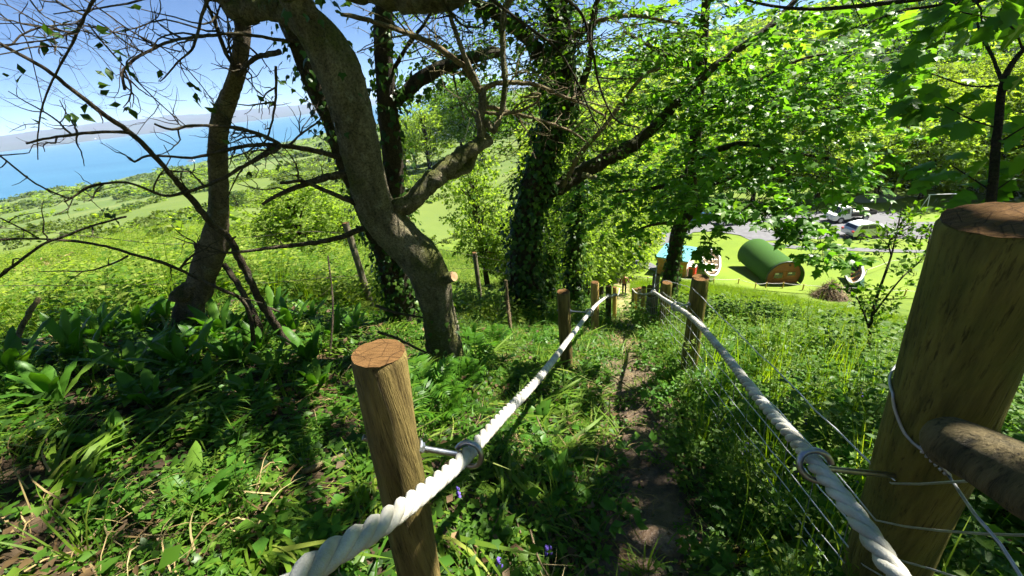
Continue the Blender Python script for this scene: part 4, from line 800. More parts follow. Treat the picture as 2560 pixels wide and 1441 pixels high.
t3 = P(1487, 707, 6.0); p3 = post("rope_post", t3, .062, "bright yellow rope post, third down the left side", M_['post_yellow'], seed=3, group="rope handrail posts"); hook(p3, t3, .06, RL[10], RL[11])
t4 = P(1522, 716, 8.4); p4 = post("rope_post", t4, .062, "dark rope post, fourth down the left side, just before the walker", M_['post_green'], seed=4, group="rope handrail posts"); hook(p4, t4, .06, RL[12], RL[13])
t5 = P(1537, 718, 11.0); post("rope_post", t5, .06, "pale rope post, fifth and last one clear on the left side", M_['post_yellow'], seed=5, group="rope handrail posts")
s_top = np.array([.925, .655, 1.19]); s_base = gz(1.135, .66)
ps = post("strainer_post", s_top, .092, "very thick greenish strainer post with sawn top at the right edge", M_['post_green'], base=s_base, seed=6, n=40)
ax_s = nrm(s_top - s_base); f = (RR_[3][2] - s_base[2]) / ax_s[2]; hook(ps, s_base, .09, RR_[3], RR_[4], side_of(s_base, ax_s, .092, 1195, RR_[3]))
u1 = P(1751, 695, 3.15); q1 = post("fence_post", u1, .066, "dark green fence post on the right side of the path, nearest after the strainer", M_['post_green'], seed=7, group="fence posts right of the path"); hook(q1, u1, .064, RR_[8], RR_[9])
u2 = P(1668, 707, 5.3); q2 = post("fence_post", u2, .064, "olive fence post in front of the sycamore trunk", M_['post_green'], seed=8, group="fence posts right of the path")
u3 = P(1641, 688, 6.3); q3 = post("fence_post", u3, .055, "tall grey fence post left of the sycamore trunk", M_['post_grey'], seed=9, group="fence posts right of the path"); hook(q3, u3, .053, RR_[10], RR_[11])
u4 = P(1625, 716, 8.4); post("fence_post", u4, .06, "short dark fence post beyond the tall grey one", M_['post_green'], seed=10, group="fence posts right of the path")
for k, (a, b, d, lab) in enumerate([(1610, 718, 9.6, "yellow fence post in the far row of four beside the path"), (1600, 720, 11, "small fence post second in the far row of four"), (1592, 722, 12.4, "small fence post third in the far row of four"), (1584, 723, 13.8, "smallest fence post at the end of the far row of four")]):
    post("fence_post", P(a, b, d), .06, lab, M_['post_yellow' if k % 2 == 0 else 'post_grey'], seed=20 + k, group="fence posts right of the path", n=10)
# brace log against the strainer
mb = MB(); A = P(2372, 1100, .80); B = P(2760, 1300, .56); E_ = empty("brace_log", A, "short thick brace log butting against the strainer post", "log")
tube(mb, [A, A + (B - A) * .03, A + (B - A) * .5, B], [.043, .053, .056, .056], 24, .02, .05, 5); mb.build("shaft", mat("mossy_log", _post((0.03, 0.025, 0.012), (0.13, 0.1, 0.045), (0.06, 0.07, 0.015))), E_)
# stock wire along the right of the path
wf = empty("wire_fence", gz(1.3, 1.8), "galvanised stock wire fence strung along the posts right of the path", "fence")
side = np.array([-.068, -.02, 0]); cols = []
def at_h(top, base, h): ax = nrm(np.asarray(top) - base); return base + ax * h
pp_ = [(s_top, s_base, .096), (u1, gz(u1[0], u1[1]), .07), (u2, gz(u2[0], u2[1]), .068), (u3, gz(u3[0], u3[1]), .06), (u4, gz(u4[0], u4[1]), .064), (P(1600, 720, 11), gz(*P(1600, 720, 11)[:2]), .06)]
frac = [.985, .80, .62, .49, .37, .27, .18, .10]
hs = [.93, .72, .60, .50, .39, .29, .19, .09]
nodes = []
for w, fr in enumerate(frac):
    pts = []
    for k, (tp, bs, rr0) in enumerate(pp_):
        h = (1.17 if k == 0 else .98) * (fr if k else [.62, .50, .40, .32, .25, .18, .12, .06][w] * 1.15); q = at_h(tp, bs, h); d = np.array([-1.0, -.25, 0]); pts.append(q + nrm(d) * rr0)
    out = P([2640, 2640, 2600, 2520, 2420, 2330, 2240, 2160][w], [1190, 1330, 1500, 1560, 1580, 1600, 1610, 1620][w], [.62, .62, .66, .72, .8, .9, 1.0, 1.1][w])
    mb = MB(); full = [out] + pts; g = rng_(300 + w); fine = []
    for a, b in zip(full[:-1], full[1:]):
        n = max(3, int(np.linalg.norm(b - a) / .12))
        for t in np.arange(n) / n: fine.append(a + (b - a) * t - np.array([0, 0, .02 * math.sin(t * math.pi) * (w > 0)]) + g.normal(0, .0025, 3))
    fine.append(full[-1]); tube(mb, fine, .0026 if w else .003, 5, None); mb.build("strand_wire", M_['wire'], wf); nodes.append(pts)
for seg in range(0, 4):
    n = [11, 9, 5, 8][seg]
    for k in range(n):
        t = (k + .5) / n; pl = [nodes[w][seg] + (nodes[w][seg + 1] - nodes[w][seg]) * t for w in range(1, 8)]; mb = MB(); tube(mb, pl, .0018 if seg < 2 else .0024, 4); mb.build("stay_wire", M_['wire'], wf)
# tie wire round the strainer
def on_post(px, py): return on_cyl(px, py, s_base, ax_s, .098)
mb = MB(); tw_o = empty("tie_wire", on_post(2260, 1085), "grey tie wire wrapped round the strainer post and trailing to the corner", "wire")
loop = [on_post(x, y) for x, y in ((2232, 985), (2236, 1020), (2262, 1085), (2300, 1122), (2340, 1150), (2372, 1190))]; c0 = s_base + ax_s * ((loop[0] - s_base) @ ax_s)
th = np.linspace(0, 2.6, 12); u = nrm(loop[0] - c0); w_ = np.cross(ax_s, u); back = [c0 + (np.cos(t) * u + np.sin(t) * w_ * (1 if (w_ @ FWD) > 0 else -1)) * .098 + ax_s * .03 * t for t in th]
tube(mb, back[::-1] + loop, .0034, 7, .02); mb.build("loop", M_['wire'], tw_o)
mb = MB(); tube(mb, [loop[-1], P(2440, 1290, .72), P(2500, 1360, .68), P(2600, 1520, .62)], .003, 7, .03); mb.build("tail", M_['wire'], tw_o)
mb = MB(); a_, b_ = loop[3], loop[-1]; tube(mb, [a_ + (b_ - a_) * t + (np.cos(t * 40) * UP + np.sin(t * 40) * RIGHT) * .005 for t in np.linspace(0, 1, 40)], .0028, 6); mb.build("twist", M_['wire'], tw_o)
# barbed wire fence on the seaward side
bf = empty("barbed_wire_fence", gz(-2.0, 4.9), "rusty two-strand barbed wire fence behind the slender tree", "fence")
for w, pl in enumerate(([(-200, 560, 3.3), (0, 570, 3.6), (190, 588, 3.9), (381, 608, 4.2), (475, 609, 4.4), (640, 592, 4.7), (868, 585, 5.2), (1187, 640, 8.0), (1290, 660, 9.5)], [(-200, 716, 3.3), (0, 715, 3.6), (277, 713, 4.0), (465, 710, 4.4), (659, 708, 4.7), (884, 690, 5.2), (1190, 672, 8.0), (1290, 690, 9.5)])):
    pts, _ = resample([PY(*q) for q in pl], np.ones(len(pl)), .05); mb = MB(); tube(mb, pts, .003, 5); g = rng_(w)
    for k in range(2, len(pts) - 1, 3):
        for s in range(2): d = rand_dirs(g, 1)[0] * .016; tube(mb, [pts[k] - d, pts[k] + d], .0022, 3)
    mb.build("strand_wire", M_['rusty_wire'], bf)
for k, (tp, bt, rr0, lab) in enumerate([(PY(864, 558, 5.2), gz(*PY(890, 640, 5.2)[:2]), .045, "thin leaning grey stake of the barbed wire fence behind the leaning tree"), (PY(1186, 632, 8.0), gz(*PY(1192, 700, 8.0)[:2]), .05, "dark upright stake of the barbed wire fence left of the big ivy tree"), (PY(-200, 520, 3.3), gz(*PY(-200, 600, 3.3)[:2]), .05, "barbed wire fence stake at the far left edge")]):
    if k < 2: post("fence_stake", tp, rr0, lab, M_['post_grey'], base=bt, seed=40 + k, group="barbed wire fence stakes", n=12)
# ------------------------------------------------------------------ things in the valley
M_['teal_roof'] = simple("blue_metal_roof", (0.1, 0.3, 0.36), 0.4, 0.0, var=.12, scale=3)
M_['cedar'] = simple("orange_timber", (0.42, 0.2, 0.055), 0.7, var=.35, scale=5)
M_['cream'] = simple("cream_paint", (0.7, 0.66, 0.55), 0.6, var=.1)
M_['red'] = simple("red_paint", (0.5, 0.035, 0.02), 0.4)
M_['black'] = simple("black_plastic", (0.015, 0.015, 0.017), 0.4)
M_['glass'] = simple("dark_glass", (0.02, 0.025, 0.04), 0.08, spec=.8)
M_['white'] = simple("white_paint", (0.75, 0.75, 0.72), 0.5, var=.1)
M_['pod_green'] = simple("green_shingle", (0.04, 0.1, 0.018), 0.85, var=.3, scale=20, bump=.4, spec=.1)
M_['pod_wood'] = simple("pod_timber", (0.33, 0.115, 0.035), 0.6, var=.3, scale=4)
def frameM(o, ax):                              # local x right, y into the scene, z up
    ax = np.array([ax[0], ax[1], 0.0]); y = nrm(ax); x = np.array([y[1], -y[0], 0]); M = np.eye(4); M[:3, 0] = x; M[:3, 1] = y; M[:3, 2] = [0, 0, 1]; M[:3, 3] = o; return M
def pod(name, o, ax, label, w=3.1, h=2.45, ln=5.6, full=True):
    M = frameM(o, ax); E_ = empty(name, o, label, "pod"); th = np.linspace(-.42, math.pi + .42, 30); cz = h - w / 2
    ring = lambda s, y: np.array([[math.cos(t) * w / 2 * s, y, cz + math.sin(t) * w / 2 * s] for t in th]); n = len(th)
    mb = MB(); ys = np.linspace(-.25, ln, 13); V = np.concatenate([ring(1.0, y) for y in ys] + [ring(.955, y) for y in ys]); k = len(ys)
    F = [[a * n + b, a * n + b + 1, (a + 1) * n + b + 1, (a + 1) * n + b] for a in range(k - 1) for b in range(n - 1)]
    F += [[(k + a) * n + b + 1, (k + a) * n + b, (k + a + 1) * n + b, (k + a + 1) * n + b + 1] for a in range(k - 1) for b in range(n - 1)]
    F += [[b + 1, b, k * n + b, k * n + b + 1] for b in range(n - 1)] + [[(k - 1) * n + b, (k - 1) * n + b + 1, (2 * k - 1) * n + b + 1, (2 * k - 1) * n + b] for b in range(n - 1)]
    mb.add(xf(M, V), F); roof = mb.build("curved_roof", M_['pod_green'], E_)
    mb = MB(); tube(mb, xf(M, ring(1.012, -.25)), .05, 6); mb.build("rim", M_['black'], roof)
    nb = 14 if full else 1; z0, z1 = .05, h * .96
    for y0, nm in ((0.12, "board"), (ln - .12, "board")):
        for q in range(nb if y0 < 1 else 1):
            nbb = nb if y0 < 1 else 1; a = z0 + (z1 - z0) * q / nbb; b = z0 + (z1 - z0) * (q + 1) / nbb - .012
            def hw(z): s = (z - cz) / (w / 2 * .955); return math.sqrt(max(0, 1 - s * s)) * w / 2 * .955 if s > -.4 else w / 2 * .875
            zs = np.linspace(a, b, 4 if nbb > 1 else 16); V = [[s * hw(z), y0 + dy, z] for dy in (0, .03) for z in zs for s in (-1, 1)]; m = len(zs)
            F = [[i * 2, i * 2 + 1, i * 2 + 3, i * 2 + 2] for i in range(m - 1)] + [[2 * m + i * 2 + 1, 2 * m + i * 2, 2 * m + i * 2 + 2, 2 * m + i * 2 + 3] for i in range(m - 1)] + [[2 * m - 2, 2 * m - 1, 4 * m - 1, 4 * m - 2], [1, 0, 2 * m, 2 * m + 1]]
            mb = MB(); mb.add(xf(M, V), F); mb.build(nm, M_['pod_wood'], E_, smooth=False)
    if full:
        for x0, x1, za, zb in ((-.75, -.05, .75, 1.3), (.35, 1.0, .95, 1.3)):
            mb = MB(); box(mb, (x0 - .06, .07, za - .06), (x1 + .06, .118, zb + .06), M=M); wdw = mb.build("window", M_['pod_wood'], E_, smooth=False)
            mb = MB(); box(mb, (x0, .05, za), (x1, .068, zb), M=M); mb.build("pane", M_['glass'], wdw, smooth=False)
            mb = MB(); box(mb, (x0 + .05, .035, zb - .16), (x0 + .35, .048, zb - .04), M=M); mb.build("blind", M_['cream'], wdw, smooth=False)
        mb = MB(); tube(mb, xf(M, [[.42, .115, 1.95], [.42, .05, 1.95]]), .08, 12); mb.build("vent", M_['black'], E_)
    return E_
PODM = np.array([24.25, 30.55]); pod("camping_pod", gz(*PODM, -.2), (.12, .98), "green barrel-roofed camping pod with orange timber front on the lawn")
pd2 = G(1238, 668); pod("camping_pod", pd2 - [0, 0, .3], (-.1, 1), "green camping pod mostly hidden behind the big ivy tree", full=False)

# timber cabin with blue roof
so = G(1676, 690); M = frameM(so, (.66, .75)); E_ = empty("timber_cabin", so, "small timber cabin with flat blue roof behind the sycamore trunk", "cabin"); w, dp, hf, hb = 2.8, 2.5, 1.75, 2.1
for q in range(11):
    a, b = q * hf / 11, (q + 1) * hf / 11 - .012; mb = MB(); box(mb, (-w / 2, 0, a), (w / 2, .03, b), M=M); mb.build("board", M_['cedar'], E_, smooth=False)
mb = MB()
for s in (-1, 1):
    x0, x1 = sorted((s * w / 2, s * (w / 2 - .04))); V = [[x, y, z] for x in (x0, x1) for y, z in ((.035, 0), (dp, 0), (dp, hb), (.035, hf))]
    mb.add(xf(M, V), [[3, 2, 1, 0], [4, 5, 6, 7], [0, 1, 5, 4], [1, 2, 6, 5], [2, 3, 7, 6], [3, 0, 4, 7]])
mb.build("side_wall", M_['cream'], E_, smooth=False)
mb = MB(); V = [[x, y, z + t] for t in (.03, .11) for x, y, z in ((-w / 2 - .12, -.15, hf - .02), (w / 2 + .12, -.15, hf - .02), (w / 2 + .12, dp + .15, hb + .02), (-w / 2 - .12, dp + .15, hb + .02))]
mb.add(xf(M, V), [[3, 2, 1, 0], [4, 5, 6, 7], [0, 1, 5, 4], [1, 2, 6, 5], [2, 3, 7, 6], [3, 0, 4, 7]]); roof = mb.build("roof", M_['teal_roof'], E_, smooth=False)
for q in range(9):
    x = -w / 2 + q * w / 8; mb = MB(); V = [xf(M, [[x, -.15, hf + .1], [x, dp + .15, hb + .14]])]; tube(mb, V[0], .015, 4); mb.build("seam", M_['teal_roof'], roof)
mb = MB(); box(mb, (-w / 2 - .1, -.14, hf - .15), (w / 2 + .1, -.1, hf), M=M); mb.build("fascia", M_['cedar'], roof, smooth=False)
mb = MB(); box(mb, (-.35, -.05, .5), (.05, -.003, 1.0), M=M); wn = mb.build("notice_board", simple("blue_notice", (.25, .4, .6), .4), E_, smooth=False)
vm = so + M[:3, :3] @ np.array([w / 2 + .42, .2, -.1]); E_ = empty("vending_cabinet", vm, "red cabinet with dark front standing beside the timber cabin", "cabinet"); M2 = frameM(vm, (.66, .75))
mb = MB(); box(mb, (-.3, 0, 0), (.3, .6, 1.3), M=M2); mb.build("case", M_['red'], E_, smooth=False); mb = MB(); box(mb, (-.27, -.03, .1), (.12, -.003, 1.1), M=M2); mb.build("front", M_['black'], E_, smooth=False); mb = MB(); box(mb, (-.3, .0, 1.305), (.3, .6, 1.34), M=M2); mb.build("lid", M_['cream'], E_, smooth=False)

# old boats on the lawn
def boat(o, ax, label, hull, ln, w, h, roll=0.0):
    M = frameM(o, ax) @ np.array(Matrix.Rotation(roll, 4, 'Y')); E_ = empty("rowing_boat", o, label, "boat"); ts = np.linspace(0, 1, 15); ss = np.linspace(-1, 1, 13); n = len(ss)
    wd = np.interp(ts, [0, .12, .35, .65, .9, 1], [.25, .62, .92, 1, .9, .78]) * w / 2; sheer = h * (1 + .25 * (1 - ts * 1.6) ** 2)
    def shell(f, dz): return np.array([[x_ * s_ * f, t * ln, dz + hh_ * abs(s_) ** 2.4] for t, x_, hh_ in zip(ts, wd, sheer) for s_ in ss])
    Fq = [[a_ * n + k, a_ * n + k + 1, (a_ + 1) * n + k + 1, (a_ + 1) * n + k] for a_ in range(len(ts) - 1) for k in range(n - 1)]
    mb = MB(); V = shell(1, 0); mb.add(xf(M, V), [f[::-1] for f in Fq]); m = len(ts) - 1; ends = [list(range(n)), [m * n + k for k in range(n)][::-1]]; mb.add(xf(M, V), ends); mb.build("hull", hull, E_)
    mb = MB(); mb.add(xf(M, shell(.93, .05)), Fq); mb.build("lining", simple("boat_boards", (.3, .22, .13), .8, var=.35, scale=3), E_)
    rim = [[-wd[k], ts[k] * ln, sheer[k]] for k in range(len(ts))] + [[wd[k], ts[k] * ln, sheer[k]] for k in range(len(ts) - 1, -1, -1)]; rim.append(rim[0]); mb = MB(); tube(mb, xf(M, rim), .09, 7); mb.build("gunwale", M_['white'], E_)
    for t in (.3, .5, .7): k = int(t * 14); mb = MB(); box(mb, (-wd[k] * .85, t * ln - .12, sheer[k] * .62), (wd[k] * .85, t * ln + .12, sheer[k] * .62 + .04), M=M); mb.build("thwart", M_['cream'] if w > 1.4 else M_['cedar'], E_, smooth=False)
bn, bf_ = G(1778, 706), G(1772, 660); boat(bn + [0, 0, -.02], (bf_ - bn)[:2], "old rowing boat with white gunwales lying on the lawn left of the pod", M_['white'], float(np.linalg.norm(bf_ - bn)), 1.6, .55)
bn, bf_ = G(2158, 732), G(2134, 690); boat(bn + [0, 0, .25], (bf_ - bn)[:2], "dark green boat with white gunwale tipped on its side right of the brush pile", simple("dark_green_hull", (.02, .06, .04), .5), min(4.0, float(np.linalg.norm(bf_ - bn))), 1.3, .7, -.8)

# brush pile
g = rng_(9); bp0 = G(2072, 745); E_ = empty("brush_pile", bp0, "brown heap of cut branches and stalks on the grass right of the pod", "heap"); mb = MB()
for k in range(900):
    a, rr0 = g.uniform(0, 6.28), abs(g.normal(0, .55)); hz = 1.35 * math.exp(-(rr0 / .85) ** 2) * g.uniform(.35, 1.0); c = bp0 + [math.cos(a) * rr0 * 1.35, math.sin(a) * rr0, hz]
    d = nrm(np.array([math.cos(a), math.sin(a), -.55 + g.normal(0, .5)]) + g.normal(0, .5, 3)); ln = g.uniform(.25, .6); tube(mb, [c - d * ln, c + g.normal(0, .03, 3), c + d * ln], [.012, .014, .006], 3, cap=False, mi=int(g.uniform() < .35))
V = [[0, 0, 1.15]] + [[math.cos(t) * r * 1.25, math.sin(t) * r, 1.1 * math.exp(-(r / .8) ** 2) - .02] for r in (.3, .6, .9, 1.3) for t in np.linspace(0, 6.283, 16, endpoint=False)]
F = [[0, 1 + k, 1 + (k + 1) % 16] for k in range(16)] + [[1 + q * 16 + k, 17 + q * 16 + k, 17 + q * 16 + (k + 1) % 16, 1 + q * 16 + (k + 1) % 16] for q in range(3) for k in range(16)]
mb.build("stalks", [simple("brown_stalk", (.2, .12, .065), .8, var=.4), simple("pale_stalk", (.38, .3, .17), .8, var=.3)], E_); mb = MB(); mb.add(np.array(V) * .85 + bp0, F); mb.build("core", simple("pile_core", (.06, .035, .02), .9), E_)

# vehicles
def car(name, o, ax, label, paint, prof, side, scr, rear, W_=1.85, wheels=(-1.38, 1.38), wr=.36, cat="car", extra=None):
    """local x = across, y = forward"""
    M = frameM(o, ax); E_ = empty(name, o, label, cat); hw = lambda z: W_ / 2 * (1.0 if z < .95 else 1 - .2 * (z - .95) / .75); n = len(prof)
    def P3(y, z, s, off=0.0): return [s * (hw(z) + off), y, z]
    V = [P3(y, z, -1) for y, z in prof] + [P3(y, z, 1) for y, z in prof] + [[-W_ / 2, 0, .8], [W_ / 2, 0, .8]]
    F = [[k, (k + 1) % n, n + (k + 1) % n, n + k] for k in range(n)] + [[2 * n, (k + 1) % n, k] for k in range(n)] + [[2 * n + 1, n + k, n + (k + 1) % n] for k in range(n)]
    mb = MB(); mb.add(xf(M, V), F); body = mb.build("body", paint, E_, smooth=False)
    for s in (-1, 1):
        for q in side:
            m = len(q); V = [P3(y, z, s, .012) for y, z in q]; mb = MB(); mb.add(xf(M, V), [list(range(m)) if s > 0 else list(range(m))[::-1]]); mb.build("side_window", M_['glass'], body, smooth=False)
    for nm, (a, b) in (("windscreen", scr), ("rear_window", rear)):
        if a is None: continue
        nv = nrm(np.array([0, -(b[1] - a[1]), b[0] - a[0]])); nv = nv if (nv[1] > 0) == (nm == "windscreen") else -nv
        V = np.array([P3(*a, -1, -.1), P3(*a, 1, -.1), P3(*b, 1, -.1), P3(*b, -1, -.1)]) + nv * .015; mb = MB(); mb.add(xf(M, V), [[0, 1, 2, 3]]); mb.build(nm, M_['glass'], body, smooth=False)
    for y in wheels:
        for s in (-1, 1):
            mb = MB(); tube(mb, xf(M, [[s * (W_ / 2 - .2), y, wr], [s * (W_ / 2 - .16), y, wr], [s * (W_ / 2 + .0), y, wr], [s * (W_ / 2 + .03), y, wr]]), [wr * .93, wr, wr, wr * .9], 20); wh = mb.build("wheel", M_['black'], E_)
            mb = MB(); tube(mb, xf(M, [[s * (W_ / 2 + .031), y, wr], [s * (W_ / 2 + .05), y, wr]]), [wr * .64, wr * .58], 16); mb.build("rim", M_['steel'], wh)
            mb = MB(); th = np.linspace(0.0, math.pi, 12); V = [[s * (W_ / 2 + .006), y + math.cos(t) * (wr + k * .07), wr + math.sin(t) * (wr + k * .07)] for k in (0, 1) for t in th]
            mb.add(xf(M, V), [[k, k + 1, 13 + k, 12 + k] for k in range(11)]); mb.build("wheel_arch", M_['black'], body)
    if extra: extra(M, E_, body)
    return E_
SUVP = [(-2.25, .42), (-2.32, .75), (-2.28, 1.0), (-2.1, 1.18), (-1.85, 1.58), (-1.55, 1.68), (-.3, 1.72), (.35, 1.62), (1.05, 1.12), (1.9, 1.0), (2.25, .85), (2.33, .6), (2.28, .35), (1.0, .3), (-1.0, .3)]
def lights(M, E_, body):
    for s in (-1, 1):
        mb = MB(); box(mb, (s * .75 - .14, 2.2, .72), (s * .75 + .14, 2.33, .86), M=M); mb.build("headlight", M_['white'], E_, smooth=False)
        mb = MB(); box(mb, (s * .75 - .14, -2.36, .85), (s * .75 + .14, -2.2, 1.05), M=M); mb.build("tail_light", M_['red'], E_, smooth=False)
        mb = MB(); tube(mb, xf(M, [[s * .7, -1.7, 1.64], [s * .68, -.3, 1.73]]), .025, 5); mb.build("roof_rail", M_['steel'], body)
M_['silver'] = simple("silver_paint", (.55, .58, .6), .25, .55); M_['navy'] = simple("navy_paint", (.03, .07, .16), .2, .3); M_['white_car'] = simple("white_car_paint", (.75, .75, .76), .25)
cdir = (1, -.02)
car("suv_car", G(2170, 594) + [0, .4, .1], cdir, "silver suv parked side-on in the gravel car park", M_['silver'], SUVP, [[(-1.7, 1.2), (-.75, 1.16), (-.75, 1.56), (-1.35, 1.56)], [(-.68, 1.16), (.75, 1.12), (.3, 1.52), (-.68, 1.57)]], ((1.0, 1.16), (.42, 1.6)), ((-2.08, 1.22), (-1.88, 1.55)), extra=lights)
HATCH = [(-1.9, .4), (-2.0, .75), (-1.95, 1.0), (-1.6, 1.4), (-1.2, 1.48), (-.1, 1.5), (.3, 1.4), (1.0, 1.0), (1.8, .88), (2.05, .7), (2.0, .35), (0, .28)]
hs_ = [[(-1.4, 1.03), (.7, 1.0), (.25, 1.34), (-.1, 1.42), (-1.15, 1.4)]]
car("estate_car", G(1745, 561) + [0, .5, .1], (-1, .05), "dark blue car parked behind the sycamore leaves", M_['navy'], HATCH, hs_, ((.95, 1.04), (.36, 1.38)), ((-1.9, 1.04), (-1.62, 1.36)), wheels=(-1.25, 1.3), wr=.32)
car("estate_car", G(1832, 563) + [0, .5, .1], (-1, .02), "white car parked beside the dark blue one behind the sycamore leaves", M_['white_car'], HATCH, hs_, ((.95, 1.04), (.36, 1.38)), ((-1.9, 1.04), (-1.62, 1.36)), wheels=(-1.25, 1.3), wr=.32)
CAB = [(.55, .5), (.55, 1.95), (1.0, 2.0), (1.6, 1.95), (2.05, 1.25), (2.5, 1.1), (2.62, .8), (2.6, .45)]
def bed(M, E_, body):
    for nm, lo, hi in (("load_bed", (-.95, -2.6, .78), (.95, .5, .86)), ("bed_side", (-1.0, -2.6, .86), (-.93, .5, 1.25)), ("bed_side", (.93, -2.6, .86), (1.0, .5, 1.25)), ("tailgate", (-.93, -2.67, .8), (.93, -2.6, 1.25)), ("bed_front", (-.93, .45, .86), (.93, .5, 1.5)), ("chassis", (-.4, -2.5, .5), (.4, .5, .775))):
        mb = MB(); box(mb, lo, hi, M=M); mb.build(nm, M_['black'], E_, smooth=False)
car("flatbed_truck", G(2128, 556) + [0, .6, .1], (-1, .03), "white-cabbed truck with dark open load bed parked behind the silver suv", M_['white'], CAB, [[(.75, 1.2), (1.75, 1.2), (1.45, 1.75), (.75, 1.8)]], ((2.02, 1.3), (1.65, 1.88)), (None, None), W_=1.9, wheels=(-1.4, 1.7), wr=.38, cat="truck", extra=bed)
g = rng_(4); lo_ = G(2128, 556) + [0, .6, .1]; Mx = frameM(lo_, (-1, .03))
for k, (y, x, lab) in enumerate(((-.6, -.1, "grey-white bundle lying in the truck bed next to the cab"), (-1.9, .2, "pale sack at the tail of the truck bed"))):
    mb = MB(); V = []; n = 12
    for q, t in enumerate(np.linspace(-1, 1, 7)):
        for a in np.linspace(0, 2 * math.pi, n, endpoint=False): V.append([x + math.cos(a) * .5 * math.sqrt(max(.02, 1 - t * t)) * g.uniform(.85, 1.1), y + t * .6, 1.12 + math.sin(a) * .24 * math.sqrt(max(.02, 1 - t * t)) * g.uniform(.8, 1.2)])
    mb.add(xf(Mx, V), [[a * n + b, a * n + (b + 1) % n, (a + 1) * n + (b + 1) % n, (a + 1) * n + b] for a in range(6) for b in range(n)]); o = mb.build("sack", M_['cream'], label=lab, cat="sack")

# low fences: white rope across the slope, dark rails by the car park
M_['dark_post'] = simple("dark_stained_post", (.035, .028, .022), .8)
def low_fence(name, label, bases, h, r, mp, mr, rr0, sag=.05, cat="fence"):
    B = [G(*q) for q in bases]; E_ = empty(name, B[0], label, cat)
    for b in B: mb = MB(); tube(mb, [b - [0, 0, .2], b + [0, 0, h]], [r, r * .95], 8); mb.build("post", mp, E_)
    for a, b in zip(B[:-1], B[1:]):
        t = np.linspace(0, 1, 9); mb = MB(); tube(mb, [a + (b - a) * u + [0, 0, h * .88 - sag * 4 * u * (1 - u)] for u in t], rr0, 6); mb.build("rope", mr, E_)
low_fence("rope_fence", "low white rope fence on short posts crossing the slope in front of the pod", [(1582, 702), (1619, 708), (1696, 711), (1783, 712), (1845, 712), (1887, 724), (1914, 722), (1956, 722), (2006, 727), (2143, 735), (2260, 742), (2420, 752)], .62, .05, M_['post_yellow'], M_['rope'], .018)
low_fence("rope_fence", "short rope fence climbing the lawn at far right behind the small shrub", [(2143, 735), (2162, 690), (2220, 668), (2300, 655), (2400, 640)], .7, .05, M_['post_grey'], M_['rope'], .018)
low_fence("rail_fence", "low dark post-and-rope fence in front of the silver suv", [(1990, 602), (2064, 600), (2110, 600), (2169, 601), (2230, 601), (2289, 602), (2360, 603), (2450, 606)], .6, .06, M_['dark_post'], M_['dark_post'], .025)
low_fence("rail_fence", "second low dark fence nearer the pod, along the narrow gravel track", [(2149, 609), (2219, 617), (2297, 612), (2380, 616)], 1.0, .06, M_['dark_post'], M_['dark_post'], .02)
low_fence("rail_fence", "low dark fence along the back edge of the car park", [(2040, 536), (2110, 530), (2180, 538), (2230, 540), (2300, 548)], .7, .05, M_['dark_post'], M_['dark_post'], .02)
pl = G(2219, 533); mb = MB(); tube(mb, [pl - [0, 0, .2], pl + [.25, 0, 2.6]], [.05, .04], 8); E_ = empty("lamp_pole", pl, "thin dark pole standing on the grass behind the silver suv", "pole"); mb.build("shaft", M_['dark_post'], E_); mb = MB(); tube(mb, [pl + [.25, 0, 2.6], pl + [.26, 0, 2.75]], [.07, .05], 8); mb.build("cap", M_['dark_post'], E_)
# goal frame / swing on the far grass
gp = G(2345, 528); E_ = empty("swing_frame", gp, "white swing frame on the far grass beside the strainer post top", "swing"); M = frameM(gp, (.3, 1))
for x in (-1.6, 1.6):
    for y in (-.7, .7): mb = MB(); tube(mb, xf(M, [[x, y, -.1], [x * .95, 0, 2.2]]), .045, 6); mb.build("leg", M_['white'], E_)
mb = MB(); tube(mb, xf(M, [[-1.7, 0, 2.2], [1.7, 0, 2.2]]), .05, 6); mb.build("crossbar", M_['white'], E_)
for x in (-.5, .5): mb = MB(); tube(mb, xf(M, [[x - .2, 0, 2.2], [x - .2, 0, .5]]), .012, 4); tube(mb, xf(M, [[x + .2, 0, 2.2], [x + .2, 0, .5]]), .012, 4); box(mb, (x - .25, -.1, .47), (x + .25, .1, .5), M=M); mb.build("seat", M_['black'], E_)
